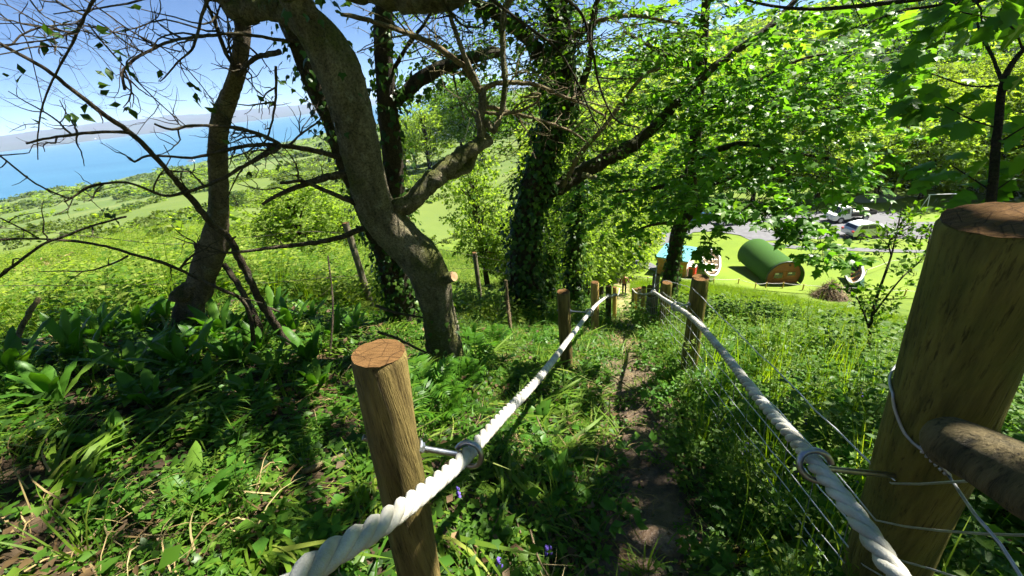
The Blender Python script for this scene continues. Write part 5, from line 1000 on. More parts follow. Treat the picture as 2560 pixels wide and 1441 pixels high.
# houses
def house(o, ax, w, d, h, rh, wall, roof, label, name="house", chim=True):
    M = frameM(o, ax); E_ = empty(name, o, label, "house"); mb = MB(); box(mb, (-w / 2, 0, -2), (w / 2, d, h), M=M)
    V = [[-w / 2, 0, h], [-w / 2, d, h], [-w / 2, d / 2, h + rh], [w / 2, 0, h], [w / 2, d, h], [w / 2, d / 2, h + rh]]; mb.add(xf(M, V), [[0, 2, 1], [3, 4, 5]]); mb.build("wall", wall, E_, smooth=False)
    e_ = .35; V = [[-w / 2 - e_, -e_, h - e_ * rh / d * 2], [w / 2 + e_, -e_, h - e_ * rh / d * 2], [w / 2 + e_, d / 2, h + rh + .05], [-w / 2 - e_, d / 2, h + rh + .05], [-w / 2 - e_, d + e_, h - e_ * rh / d * 2], [w / 2 + e_, d + e_, h - e_ * rh / d * 2]]
    V2 = [[a, b, c + .25] for a, b, c in V]; mb = MB(); mb.add(xf(M, V + V2), [[3, 2, 1, 0], [3, 4, 5, 2], [6, 7, 8, 9], [9, 8, 11, 10], [0, 1, 7, 6], [4, 10, 11, 5], [1, 2, 8, 7], [2, 5, 11, 8], [3, 0, 6, 9], [4, 3, 9, 10]]); rf = mb.build("roof", roof, E_, smooth=False)
    if chim: mb = MB(); box(mb, (w / 2 - 1.1, d / 2 - .4, h + rh * .7), (w / 2 - .3, d / 2 + .4, h + rh + 1.2), M=M); mb.build("chimney", wall, rf, smooth=False)
    for x in np.linspace(-w * .33, w * .33, 3):
        mb = MB(); box(mb, (x - .5, -.06, h * .4), (x + .5, -.003, h * .4 + 1.2), M=M); wn = mb.build("window", M_['white'], E_, smooth=False); mb = MB(); box(mb, (x - .4, -.09, h * .4 + .1), (x + .4, -.062, h * .4 + 1.1), M=M); mb.build("pane", M_['glass'], wn, smooth=False)
slate = simple("slate_roof", (.16, .18, .21), .6, var=.3, scale=2); rw = simple("render_wall", (.7, .69, .66), .8)
hh = G(1112, 352); house(hh, (-.2, 1), 13, 8, 4.6, 4.2, rw, slate, "grey-roofed white house among trees between the ivy stems")
hq = P(445, 345, 900.); hq = gz(hq[0], hq[1]); house(hq, (.6, .8), 26, 12, 4, 4, rw, slate, "low white house near the shore behind the bare branches")
hw2 = G(2398, 262); house(hw2, (.5, 1), 9, 6, 3.0, 1.2, rw, simple("pale_metal_roof", (.7, .7, .72), .5), "building with pale roof in the trees left of the sapling", chim=False)
for k, (a, b, lab) in enumerate(((100, 358, "pale farmhouse on the far shore at the left edge"), (235, 345, "tiny white house on the far shore nearer the dead limb"))):
    q = EYE + ray(a, b) * 5600; q[2] = SEA_Z + 18; house(q, (.6, .8), 30, 16, 9, 6, rw, slate, lab, chim=False)

# walker on the path
g = rng_(2); wp = gz(*G(1560, 735)[:2]); wd_ = nrm(np.array([PC[-1][0] - PC[-12][0], PC[-1][1] - PC[-12][1], 0])); sx = np.array([wd_[1], -wd_[0], 0])
PE = empty("person", wp, "person in brown jacket and dark trousers walking away down the path", "person")
def skin(name, J, edges, material, parent):
    me = bpy.data.meshes.new(name); me.from_pydata([tuple(wp + sx * a + wd_ * b + np.array([0, 0, c])) for a, b, c, r in J], edges, []); me.materials.append(material)
    o = bpy.data.objects.new(name, me); COL.objects.link(o); attach(o, parent); m = o.modifiers.new("skin", 'SKIN'); m.use_smooth_shade = True
    sk = me.skin_vertices[0].data
    for k, j in enumerate(J): sk[k].radius = (j[3], j[3] * .85); sk[k].use_root = (k == 0)
    s = o.modifiers.new("sub", 'SUBSURF'); s.levels = 2; s.render_levels = 2; return o
skn = simple("skin", (.45, .26, .18), .6); jk = simple("brown_jacket", (.24, .085, .045), .8, var=.2); tr = simple("dark_trousers", (.02, .02, .024), .85); hr = simple("brown_hair", (.06, .035, .02), .7)
J = [(0, 0, .93, .15), (0, 0, 1.15, .14), (0, .0, 1.38, .155), (0, .01, 1.48, .07), (0, .02, 1.56, .055), (0, .03, 1.66, .1), (0, .03, 1.74, .085), (.2, 0, 1.42, .06), (.3, .03, 1.16, .048), (.38, .14, .95, .038), (.4, .18, .87, .035), (-.2, 0, 1.42, .06), (-.3, .0, 1.16, .048), (-.38, .1, .95, .038), (-.4, .14, .87, .035), (.09, 0, .88, .09), (.1, .12, .5, .065), (.1, .08, .1, .05), (.1, .2, .04, .045), (-.09, 0, .88, .09), (-.1, -.06, .5, .065), (-.1, -.22, .14, .05), (-.1, -.12, .06, .045)]
Ed = [(0, 1), (1, 2), (2, 3), (3, 4), (4, 5), (5, 6), (2, 7), (7, 8), (8, 9), (9, 10), (2, 11), (11, 12), (12, 13), (13, 14), (0, 15), (15, 16), (16, 17), (17, 18), (0, 19), (19, 20), (20, 21), (21, 22)]
body = skin("body", J, Ed, skn, PE)
up = [0, 1, 2, 3, 7, 8, 9, 11, 12, 13]; mp = {v: k for k, v in enumerate(up)}; skin("jacket", [(J[v][0], J[v][1], J[v][2] - (.05 if v == 0 else 0), J[v][3] * 1.13 + .012) for v in up], [(mp[a], mp[b]) for a, b in Ed if a in mp and b in mp], jk, PE)
lo2 = [0, 15, 16, 17, 19, 20, 21]; mp = {v: k for k, v in enumerate(lo2)}; skin("trousers", [(J[v][0], J[v][1], J[v][2], J[v][3] * 1.1 + .012 if v else .13) for v in lo2], [(mp[a], mp[b]) for a, b in Ed if a in mp and b in mp], tr, PE)
skin("shoes", [(.1, .05, .05, .058), (.1, .2, .045, .055)], [(0, 1)], M_['black'], PE); skin("shoes", [(-.1, -.25, .1, .058), (-.1, -.12, .06, .055)], [(0, 1)], M_['black'], PE)
skin("hair", [(0, .0, 1.66, .1), (0, .02, 1.76, .095)], [(0, 1)], hr, PE)
# red barrow shape by the track
rb = G(1612, 617); E_ = empty("red_trailer", rb, "small red trailer in the shrubs at the bend of the gravel track", "trailer"); M = frameM(rb, (.8, .6)); mb = MB(); box(mb, (-.7, -.4, .35), (.7, .4, .75), M=M); mb.build("tub", M_['red'], E_, smooth=False)
for x in (-.75, .75): mb = MB(); tube(mb, xf(M, [[x - .06, 0, .25], [x + .06, 0, .25]]), .25, 14); mb.build("wheel", M_['black'], E_)
mb = MB(); tube(mb, xf(M, [[0, -.4, .4], [0, -1.3, .35]]), .03, 6); mb.build("drawbar", M_['red'], E_)
# ------------------------------------------------------------------ background trees: a few kinds, each placed as a copy of its own
def tree_kind(seed, T, size, material, bark, nblob, per, nleaf, shape='round', h=6.0):
    g = rng_(seed); wd = MB(); lv = MB(); tr = MB(); blobs = []
    if shape == 'conifer':
        tube(tr, [[0, 0, -.3], [0, 0, h]], [.16, .03], 8); 
        for z in np.linspace(h * .12, h * .97, 16):
            r = (h - z) * .27 + .1
            for a in np.linspace(0, 6.28, 9, endpoint=False) + g.uniform(0, 1): blobs.append((np.array([math.cos(a) * r * .6, math.sin(a) * r * .6, z - .1 * r]), (r * .45, r * .45, .18 + .1 * r), .12))
    else:
        lean = g.normal(0, .12, 2); tube(tr, [[0, 0, -.4], [lean[0] * .3, lean[1] * .3, h * .25], [lean[0], lean[1], h * .55], [lean[0] * 1.5, lean[1] * 1.5, h * .85]], [.17, .13, .09, .03], 9, .2, .1, seed)
        for k in range(nblob):
            a = k * 2.4 + g.uniform(-.4, .4); f = (k + .5) / nblob; z = h * (.28 + .66 * f); rr0 = h * .33 * math.sin(math.pi * (.18 + .72 * f)) ** .8 * g.uniform(.55, 1.0)
            if shape == 'tall': rr0 *= .6
            c = np.array([math.cos(a) * rr0 + lean[0], math.sin(a) * rr0 + lean[1], z + g.normal(0, .2)]); blobs.append((c, np.array([1, 1, .7]) * h * .12 * g.uniform(.75, 1.3), 1.0))
            tube(tr, [[lean[0] * .5, lean[1] * .5, max(h * .2, z - h * .3)], (c + [lean[0], lean[1], z - h * .12]) / 2, c], [.06, .04, .015], 5, .3, .1, k)
    sprays(lv, blobs, g, per, nleaf, T, size, .45, .2, up=.3)
    return tr.mesh("trunk", bark), lv.mesh("crown", material)
KIND = {'pale': tree_kind(1, QUAD, .19, M_['leaf_pale'], M_['bark_dark'], 22, 50, 10), 'green': tree_kind(2, QUAD, .18, M_['leaf'], M_['bark_dark'], 22, 46, 10), 'gold': tree_kind(3, QUAD, .18, M_['leaf_gold'], M_['bark_dark'], 22, 44, 10),
        'dark': tree_kind(4, QUAD, .17, M_['leaf_dark'], M_['bark_dark'], 20, 30, 9), 'conifer': tree_kind(5, LANCE, .22, M_['leaf_dark'], M_['bark_dark'], 0, 60, 9, 'conifer'), 'tall': tree_kind(6, QUAD, .17, M_['leaf_pale'], M_['bark_dark'], 18, 28, 9, 'tall'), 'pale2': tree_kind(7, QUAD, .17, M_['leaf_pale'], M_['bark_dark'], 24, 44, 10), 'gold2': tree_kind(8, QUAD, .17, M_['leaf_gold'], M_['bark_dark'], 20, 44, 10)}
NAMES = {'pale': 'leafy_tree', 'green': 'leafy_tree', 'gold': 'yellow_green_tree', 'dark': 'dark_tree', 'conifer': 'conifer_tree', 'tall': 'tall_tree', 'pale2': 'leafy_tree', 'gold2': 'yellow_green_tree'}
gT = rng_(41)
def put_tree(kind, px, py, hpx, label, group=None, wide=1.0, base=None, sink=0.0):
    b = G(px, py) if base is None else base; dep = (b - EYE) @ FWD; hgt = hpx * dep / FPX / .93; s = hgt / 6.0
    E_ = empty(NAMES[kind], b - np.array([0, 0, sink]), label, "tree", group); E_.scale = (s * wide, s * wide, s); E_.rotation_euler = (0, 0, gT.uniform(0, 6.28))
    for nm, me in zip(("trunk", "crown"), KIND[kind]):
        o = bpy.data.objects.new(nm, me); COL.objects.link(o); o.parent = E_
        if nm == "crown": o["kind"] = "stuff"
GR = "trees on the slope below the path"; GW = "trees along the back of the car park"
for a in [('pale', 775, 655, 180, "round pale bush-like tree in the gap left of the leaning trunk", GR, 1.35), ('pale2', 880, 640, 130, "pale leafy tree just left of the leaning trunk", GR, 1.3), ('tall', 1222, 735, 330, "airy light green tree between the leaning tree and the big ivy tree", GR, .75),
          ('pale2', 1500, 735, 330, "dense leafy tree right of the big ivy trunk", GR, .9), ('gold', 1560, 690, 200, "yellow-green tree above the gravel track bend", GR, .9), ('pale', 1470, 745, 230, "brownish thicket tree at the foot of the big ivy trunk", GR, 1.0), ('green', 1605, 655, 210, "green tree at the edge of the gravel track", GR, .8), ('pale2', 1400, 750, 250, "shrubby tree behind the big ivy trunk", GR, .9), ('pale', 1290, 740, 200, "shrubby tree left behind the big ivy trunk", GR, .9), ('gold', 1530, 640, 180, "yellow-green tree beyond the thicket", GR, 1.1),
          ('tall', 1040, 425, 130, "tall grey-green tree left of the far house", GR, 1.1), ('tall', 1075, 430, 150, "tall tree in front of the far house", GR, 1.1), ('conifer', 1100, 340, 70, "dark conifer behind the far house roof", GR, 1.2), ('conifer', 1128, 335, 60, "second dark conifer right of the far house", GR, 1.2), ('green', 1160, 395, 170, "green tree right of the far house", GR, 1.2), ('tall', 1015, 430, 100, "grey-green tree nearest the ivy stems by the far house", GR, 1.2), ('green', 1205, 400, 170, "second green tree right of the far house", GR, 1.2), ('dark', 600, 525, 45, "dark bush tree at the end of the long field", GR, 1.4)]: put_tree(*a)
sp = [('pale', 1880, 505, 190), ('dark', 1960, 508, 170), ('pale2', 2040, 505, 190), ('pale', 2120, 487, 180), ('pale2', 2190, 484, 170), ('dark', 2230, 480, 130), ('pale', 2300, 500, 210), ('gold', 2250, 440, 200), ('gold2', 2340, 430, 210), ('gold', 2420, 460, 260), ('pale2', 2500, 500, 230), ('gold2', 2560, 480, 260), ('gold', 2170, 400, 160), ('gold2', 2260, 350, 150), ('gold', 2380, 340, 170), ('gold2', 2480, 350, 190), ('gold', 2570, 380, 200), ('pale', 2080, 420, 150), ('pale2', 1990, 420, 140), ('gold', 2330, 270, 110), ('gold2', 2440, 270, 120), ('gold', 2540, 280, 130), ('pale', 2640, 430, 260), ('gold', 2680, 330, 220), ('pale', 1800, 500, 150), ('green', 1720, 510, 150), ('pale2', 1640, 540, 150)]
words = {'pale': "pale green", 'pale2': "grey-green", 'gold': "yellow-green", 'gold2': "feathery yellow", 'dark': "dark green", 'green': "fresh green"}
_seen = set()
for k, (kd, x, y, h_) in enumerate(sp):
    row = "at the back edge of the car park" if y > 470 else ("in the middle of the wooded slope" if y > 335 else "high on the wooded slope")
    col_ = ["left end", "left part", "centre", "right part", "right end"][min(4, max(0, int((x - 1640) / 210)))]
    lab = words[kd] + " tree " + row + ", " + col_
    while lab in _seen: lab = lab.replace(" tree ", " tree beside its like ", 1)
    _seen.add(lab); put_tree(kd, x, y, h_ * .85, lab, GW, 1.15)
# hillside wood and scrub, too far to tell apart
g = rng_(50)
def clump(name, seed, material, r=1.0, n=70, T=QUAD, size=.42, hz=.8):
    gg = rng_(seed); mb = MB(); sprays(mb, [(gg.normal(0, .35, 3) * [1, 1, .3] + [0, 0, hz * .55], (r * .6, r * .6, hz * .5), .25) for _ in range(5)], gg, n // 3, 6, T, size, .3, .5, up=.35); return hidden(name, mb, material)
SC = [clump("scrub_a", 1, M_['scrub']), clump("scrub_b", 2, M_['scrub'], 1.2, 80), clump("scrub_c", 3, M_['leaf_pale'], 1.0, 70), clump("scrub_d", 4, M_['leaf_dark'], .9, 70)]
def sector(n, r0, r1, a0, a1, seed, bias=1.0):
    gg = rng_(seed); r = np.exp(gg.uniform(math.log(r0), math.log(r1), n)); a = np.radians(gg.uniform(a0, a1, n)); return np.sin(a) * r, np.cos(a) * r, r
x, y, r = sector(8000, 60, 1500, -66, 4, 7); k = np.ones(len(x), bool)
for f in FIELDS: k &= ~inside(f, x, y)
zz = H(x, y); nzv = np.sin(x * .035 + 1.3 * np.sin(y * .022)) * np.cos(y * .03 + .7 * np.sin(x * .017)); k &= (zz > SEA_Z + 2) & ((nzv > .1) | (g.uniform(0, 1, len(x)) < .06))
hx, hy = [], []
for f in FIELDS:
    f = np.array(f)
    for a_, b_ in zip(f, np.roll(f, -1, 0)):
        m_ = int(np.linalg.norm(b_ - a_) / max(1.6, np.linalg.norm(a_) / 55)); u = g.uniform(0, 1, (m_, 1)); q = a_ + (b_ - a_) * u + g.normal(0, .6 + np.linalg.norm(a_) / 250, (m_, 2)); hx.append(q[:, 0]); hy.append(q[:, 1])
x = np.concatenate([x[k]] + hx); y = np.concatenate([y[k]] + hy); r = np.hypot(x, y); n = len(x); s = np.clip(g.lognormal(0, .4, n), .4, 2.2) * np.clip(r / 130, .8, 4.5)
scatter("hillside_scrub", SC, np.stack([x, y, H(x, y) - .2 * s], -1), np.stack([g.normal(0, .08, n), g.normal(0, .08, n), g.uniform(0, 6.28, n)], -1), s, np.where(g.uniform(0, 1, n) < .12, 3, g.integers(0, 3, n)), "mass of scrub and bushes over the seaward hillside", "scrub")
WC = [clump("wood_a", 11, M_['leaf_pale']), clump("wood_b", 12, M_['leaf_gold'], 1.1, 80), clump("wood_c", 13, M_['leaf'], 1.0, 70), clump("wood_d", 14, M_['leaf_dark'], 1.0, 70)]
x, y, r = sector(9000, 85, 1100, 4, 72, 8); k = ~inside(LAWN, x, y); x, y, r = x[k], y[k], r[k]; n = len(x); s = np.clip(g.lognormal(.1, .4, n), .5, 2.4) * np.clip(r / 70, 1.2, 6.5)
pat = np.sin(x * .02 + 2 * np.sin(y * .013)) + g.normal(0, .6, n); ix = np.where(pat > .3, 1, np.where(pat > -.4, 0, np.where(pat > -1.1, 2, 3)))
scatter("hillside_wood", WC, np.stack([x, y, H(x, y) - .1 * s], -1), np.stack([g.normal(0, .08, n), g.normal(0, .08, n), g.uniform(0, 6.28, n)], -1), s, ix, "mass of trees covering the hill beyond the car park", "wood")

# ------------------------------------------------------------------ ground cover
def blade(mb, g, base, d, ln, w, arch, mi=0, seg=4):
    d = nrm(d); t = np.linspace(0, 1, seg + 1); s = nrm(np.cross(d, [0, 0, 1.0]) + 1e-6)
    c = base + (d * [1, 1, 0])[None] * (t * ln)[:, None] * abs(arch) + np.array([0, 0, 1.0]) * (np.sin(np.minimum(t * (1 + arch), 1.9) * 1.0) * ln * (1 - .5 * arch))[:, None]
    wd = w * (1 - t ** 2) * .5 + .0005; V = np.concatenate([c - s * wd[:, None], c + s * wd[:, None]]); n = seg + 1
    mb.add(V, np.array([[k, n + k, n + k + 1, k + 1] for k in range(seg)]), mi)
def tuft(name, seed, n, ln, w, material, spread=.06, arch=(.2, .9)):
    g = rng_(seed); mb = MB()
    for _ in range(n):
        a = g.uniform(0, 6.28); blade(mb, g, np.array([math.cos(a), math.sin(a), 0]) * abs(g.normal(0, spread)), np.array([math.cos(a + g.normal(0, .6)), math.sin(a), 0]), ln * g.uniform(.5, 1.15), w * g.uniform(.6, 1.3), g.uniform(*arch))
    return hidden(name, mb, material)
def laid(name, seed, n, ln, w, material):
    g = rng_(seed); mb = MB(); a0 = g.uniform(0, 6.28)
    for _ in range(n):
        a = a0 + g.normal(0, .5); d = np.array([math.cos(a), math.sin(a), 0]); p = np.r_[g.normal(0, .09, 2), g.uniform(.01, .05)]; L = ln * g.uniform(.5, 1.2); t = np.linspace(0, 1, 5)
        c = p + d * (t * L)[:, None] + np.array([0, 0, 1.0]) * (np.sin(t * 3.1) * g.uniform(.01, .07))[:, None] + np.array([-d[1], d[0], 0]) * (t ** 2 * g.normal(0, .05))[:, None]
        s = np.array([-d[1], d[0], g.normal(0, .4)]); wd = (w * g.uniform(.6, 1.3) * .5 * (1 - t ** 2) + .0004)[:, None]; V = np.concatenate([c - s * wd, c + s * wd]); mb.add(V, np.array([[k, 5 + k, 6 + k, k + 1] for k in range(4)]))
    return hidden(name, mb, material)
def herb(name, seed, nst, h, T, size, material, per=9, spread=.07, stem=True):
    g = rng_(seed); mb = MB()
    for _ in range(nst):
        b = np.r_[g.normal(0, spread, 2), 0]; d = nrm(np.r_[g.normal(0, .35, 2), 1.0]); hh_ = h * g.uniform(.5, 1.15); tp = b + d * hh_
        if stem: tube(mb, [b, (b + tp) / 2 + g.normal(0, .01, 3), tp], [.0022, .0018, .001], 3, cap=False)
        f = np.linspace(.2, 1, per) + g.normal(0, .04, per); a = np.arange(per) * 2.4 + g.uniform(0, 6); out = np.stack([np.cos(a), np.sin(a), .25 + 0 * a], -1)
        pos = b + (tp - b) * f[:, None] + out * .01; bake(mb, T, pos, frames(out + [0, 0, -.25], np.array([0, 0, 1.0]) + g.normal(0, .35, (per, 3))), size * (1.15 - .5 * f) * g.uniform(.7, 1.25, per))
    return hidden(name, mb, material)
def mat_(name, seed, n, T, size, material, rad_=.16, hz=.05):
    g = rng_(seed); mb = MB(); pos = np.c_[g.normal(0, rad_ * .55, (n, 2)), np.abs(g.normal(.02, hz * .6, n)) + .01]; d = rand_dirs(g, n) * [1, 1, .3]; bake(mb, T, pos, frames(d, np.array([0, 0, 1.0]) + g.normal(0, .4, (n, 3))), size * g.uniform(.5, 1.3, n)); return hidden(name, mb, material)
def umbel(name, seed):
    g = rng_(seed); mb = MB()
    for _ in range(4):
        b = np.r_[g.normal(0, .06, 2), 0]; tp = b + [g.normal(0, .08), g.normal(0, .08), g.uniform(.35, .6)]; tube(mb, [b, tp], [.003, .0015], 3, cap=False)
        for k in range(12): q = tp + np.r_[g.normal(0, .03, 2), g.uniform(0, .02)]; tube(mb, [tp - [0, 0, .05], q], [.001, .0008], 3, cap=False)
        pos = tp + np.c_[g.normal(0, .04, (14, 2)), g.uniform(.0, .03, 14)]; bake(mb, OVATE, pos, frames(rand_dirs(g, 14) * [1, 1, .2], np.array([0, 0, 1.0]) + g.normal(0, .2, (14, 3))), .022)
    return hidden(name, mb, M_['leaf_pale'])
def fernlet(name, seed, n=7, ln=.4):
    g = rng_(seed); mb = MB()
    for q in range(n):
        a = q * 6.28 / n + g.normal(0, .3); frond(mb, g, np.zeros(3), a, ln * g.uniform(.7, 1.1), .28)
    return hidden(name, mb, M_['fern'])
def frond(mb, g, b, a, ln, wd, npin=16, droop=.5):
    d = np.array([math.cos(a), math.sin(a), 0]); t = np.linspace(0, 1, npin); c = b + d * (t * ln * .75)[:, None] + np.array([0, 0, 1.0]) * ((np.sin(t * 2.2) * .75 - t ** 3 * droop * .3) * ln * .8)[:, None]
    tube(mb, c, np.linspace(.004, .001, npin), 3, cap=False); s = np.array([-d[1], d[0], 0]); tg = nrm(np.gradient(c, axis=0)); nn = np.cross(s, tg); nn = np.where(nn[:, 2:] < 0, -nn, nn)
    prof = np.sin(np.clip(t * 1.05 + .12, 0, 1) * math.pi) ** .7
    for sg in (-1, 1): bake(mb, LANCE, c, frames(tg * .45 + s * sg + g.normal(0, .08, (npin, 3)), nn + g.normal(0, .15, (npin, 3))), np.maximum(.012, prof * ln * wd))
def twig_litter(name, seed):
    g = rng_(seed); mb = MB()
    for _ in range(5):
        p = np.r_[g.normal(0, .12, 2), g.uniform(.01, .06)]; a = g.uniform(0, 6.28); d = np.array([math.cos(a), math.sin(a), g.normal(0, .12)]); L = g.uniform(.12, .4); q = [p, p + d * L * .5 + g.normal(0, .02, 3), p + d * L + g.normal(0, .03, 3)]
        tube(mb, q, [.004, .0035, .0015], 4, .06); e2 = q[1] + nrm(d + g.normal(0, .6, 3)) * L * .4; tube(mb, [q[1], e2], [.0025, .001], 3)
    return hidden(name, mb, M_['twig'])
PN = [mat_("a_ivy_mat", 1, 46, IVY, .05, M_['ivy']), mat_("b_ivy_mat", 2, 46, IVY, .042, M_['herb']), mat_("c_round_leaf_mat", 3, 34, OVATE, .07, M_['herb'], .15, .1), herb("d_herb", 4, 9, .17, OVATE, .055, M_['herb']), herb("e_herb", 5, 7, .24, OVATE, .065, M_['dock']), tuft("f_grass", 6, 26, .26, .007, M_['grass'], .05), laid("g_laid_grass", 7, 30, .3, .009, M_['grass']), laid("h_laid_grass", 8, 26, .26, .012, M_['fern']),
      mat_("i_litter", 9, 26, OVATE, .05, M_['litter'], .17, .02), laid("j_straw", 10, 14, .2, .005, M_['straw']), herb("k_cleavers", 11, 12, .3, LANCE, .035, M_['leaf'], 22, .1), umbel("l_umbel", 12), fernlet("m_fern", 13), tuft("n_tall_grass", 14, 22, .5, .007, M_['grass_bright'], .05, (.1, .6)), herb("o_tall_herb", 15, 8, .45, OVATE, .05, M_['leaf'], 16, .1), herb("p_nettle", 16, 6, .5, OVATE, .075, M_['herb'], 12, .09), twig_litter("q_twigs", 17), laid("r_strap_grass", 18, 24, .34, .017, M_['grass']), mat_("s_broad_leaf", 19, 16, OVATE, .1, M_['dock'], .14, .12), herb("t_bracken", 20, 9, .55, OVATE, .1, M_['leaf_gold'], 16, .16), tuft("u_wispy_grass", 21, 14, .75, .006, M_['grass_bright'], .07, (.08, .45)), herb("v_bramble_bush", 22, 10, .5, OVATE, .085, M_['leaf'], 16, .18)]
g = rng_(60)
def strew(n, xr, yr, seed, weights, smin, smax, keep=None, name=None, label=None, cat="plants", tilt=.12):
    gg = rng_(seed); x = gg.uniform(*xr, n); y = gg.uniform(*yr, n); k = np.hypot(x, y) > .55
    if keep is not None: k &= keep(x, y, gg)
    x, y = x[k], y[k]; n = len(x); w = np.array([weights.get(q, 0) for q in range(len(PN))], float); ix = gg.choice(len(PN), n, p=w / w.sum()); s = gg.uniform(smin, smax, n)
    scatter(name, PN, np.stack([x, y, H(x, y) - .01], -1), np.stack([gg.normal(0, tilt, n) - .2, gg.normal(0, tilt, n) + .05, gg.uniform(0, 6.28, n)], -1) if False else np.stack([gg.normal(0, tilt, n), gg.normal(0, tilt, n), gg.uniform(0, 6.28, n)], -1), s, ix, label, cat)
off = lambda d, p=1.0: (lambda x, y, gg: path_dist(x, y) > d + gg.normal(0, .06, len(x)))
near_l = lambda x, y, gg: (path_dist(x, y) > .27 + gg.normal(0, .07, len(x))) & (x < path_x(y))
strew(6000, (-6.0, 2.2), (.2, 6.5), 1, {0: 6, 1: 4, 2: 2, 3: 3, 4: 1.0, 5: .8, 6: 2.0, 7: 1.4, 8: 4.5, 9: 2.2, 10: .8, 16: 1.6, 17: 2.6, 18: 1.6}, .5, 1.15, near_l, "woodland_undergrowth", "low ivy, herbs and flattened grass on the shaded bank left of the path")
near_r = lambda x, y, gg: (path_dist(x, y) > .3 + gg.normal(0, .07, len(x))) & (x > path_x(y)) & ~((np.hypot(x, y) < .9))
strew(4200, (.3, 6.5), (.2, 6.5), 2, {1: 2, 2: 2, 3: 3, 4: 2, 5: 1.2, 10: 3, 11: 2, 12: 1.2, 13: 2.2, 14: 3, 15: 1.4, 8: .6, 18: .8, 17: .6, 20: 1.4, 21: .8}, .6, 1.1, near_r, "herb_undergrowth", "dense leafy herbs and grasses behind the stock wire right of the path")
mid = lambda x, y, gg: (path_dist(x, y) > .4 + gg.normal(0, .1, len(x)) + .01 * y) & (np.hypot(x, y) > 6) & ((x > path_x(y)) | (x < path_x(y) - 1.3) | (gg.uniform(0, 1, len(x)) < .3))
strew(9000, (-5, 9), (4.5, 15), 3, {3: 2, 4: 2, 5: 2, 10: 2, 11: 2, 12: 2, 13: 3, 14: 3, 15: 2, 20: 1.5, 21: 2}, .8, 1.5, mid, "slope_undergrowth", "mixed green herbs on the slope either side of the path")
edge = lambda x, y, gg: (path_dist(x, y) < .5) & (path_dist(x, y) > gg.uniform(0, .22, len(x)))
strew(16000, (-.2, 6), (.5, 14), 4, {0: 2, 1: 1, 2: 1, 3: 1.2, 5: 1, 8: 6, 9: 4, 6: 1, 16: 1}, .3, .75, edge, "path_litter", "dead leaves, straw and seedlings trodden into the path edge", "leaf litter")
gr = lambda x, y, gg: (np.hypot(x, y) > 7) & (np.hypot(x, y) < 34) & (np.degrees(np.arctan2(x, y)) > 17) & ~inside(LAWN, x, y) & (path_dist(x, y) > .6)
strew(30000, (2, 34), (3, 31), 5, {13: 8, 5: 1, 11: .6, 14: .5}, .7, 1.3, gr, "rough_grass", "long bright grass on the sunny slope above the lawn", "grass", .2)
ml = lambda x, y, gg: (np.hypot(x, y) > 5.5) & (np.hypot(x, y) < 45) & (np.degrees(np.arctan2(x, y)) < 2) & (np.degrees(np.arctan2(x, y)) > -66)
strew(26000, (-40, 1), (3.5, 45), 6, {13: 2.2, 14: 1, 12: 1.2, 11: .8, 19: 5, 21: 4, 9: .3, 20: .8}, .9, 1.6, ml, "meadow_growth", "tall yellow-green grass and bracken beyond the barbed wire", "grass", .2)

# ------------------------------------------------------------------ plants one can pick out
def strap(mb, b, a, ln, w, lean, wav, g, seg=9):
    d = np.array([math.cos(a), math.sin(a), 0]); t = np.linspace(0, 1, seg); c = b + d * (t * ln * lean + t ** 2.5 * ln * .22)[:, None] + np.array([0, 0, 1.0]) * ((t - .30 * t ** 3 * (.5 + lean)) * ln * math.sqrt(max(.1, 1 - lean ** 2)))[:, None]
    s = np.array([-d[1], d[0], 0]); prof = np.interp(t, [0, .06, .25, .7, .9, 1], [.12, .35, .8, 1, .65, .03]) * w * .5; wv = np.sin(t * seg * 2.2 + g.uniform(0, 6)) * wav; up_ = np.cross(s, nrm(np.gradient(c, axis=0)))
    Lf = c - s * prof[:, None] + up_ * (prof * .35 + wv)[:, None]; Rt = c + s * prof[:, None] + up_ * (prof * .35 - wv)[:, None]; n = seg; V = np.concatenate([Lf, c, Rt])
    mb.add(V, np.array([[k, n + k, n + k + 1, k + 1] for k in range(n - 1)] + [[n + k, 2 * n + k, 2 * n + k + 1, n + k + 1] for k in range(n - 1)]))
def rosette(name, px, py, label, cat, material, n, ln, w, lean, wav, seed, group=None, base=None):
    g = rng_(seed); b = G(px, py) if base is None else base; E_ = empty(name, b, label, cat, group); a0 = g.uniform(0, 6)
    for k in range(n):
        mb = MB(); strap(mb, b + np.r_[g.normal(0, .012, 2), 0], a0 + k * 6.283 / n + g.normal(0, .25), ln * g.uniform(.65, 1.12), w * g.uniform(.8, 1.15), np.clip(lean + g.normal(0, .17), .08, .9), wav, g); mb.build("frond" if cat == "fern" else "leaf", material, E_)
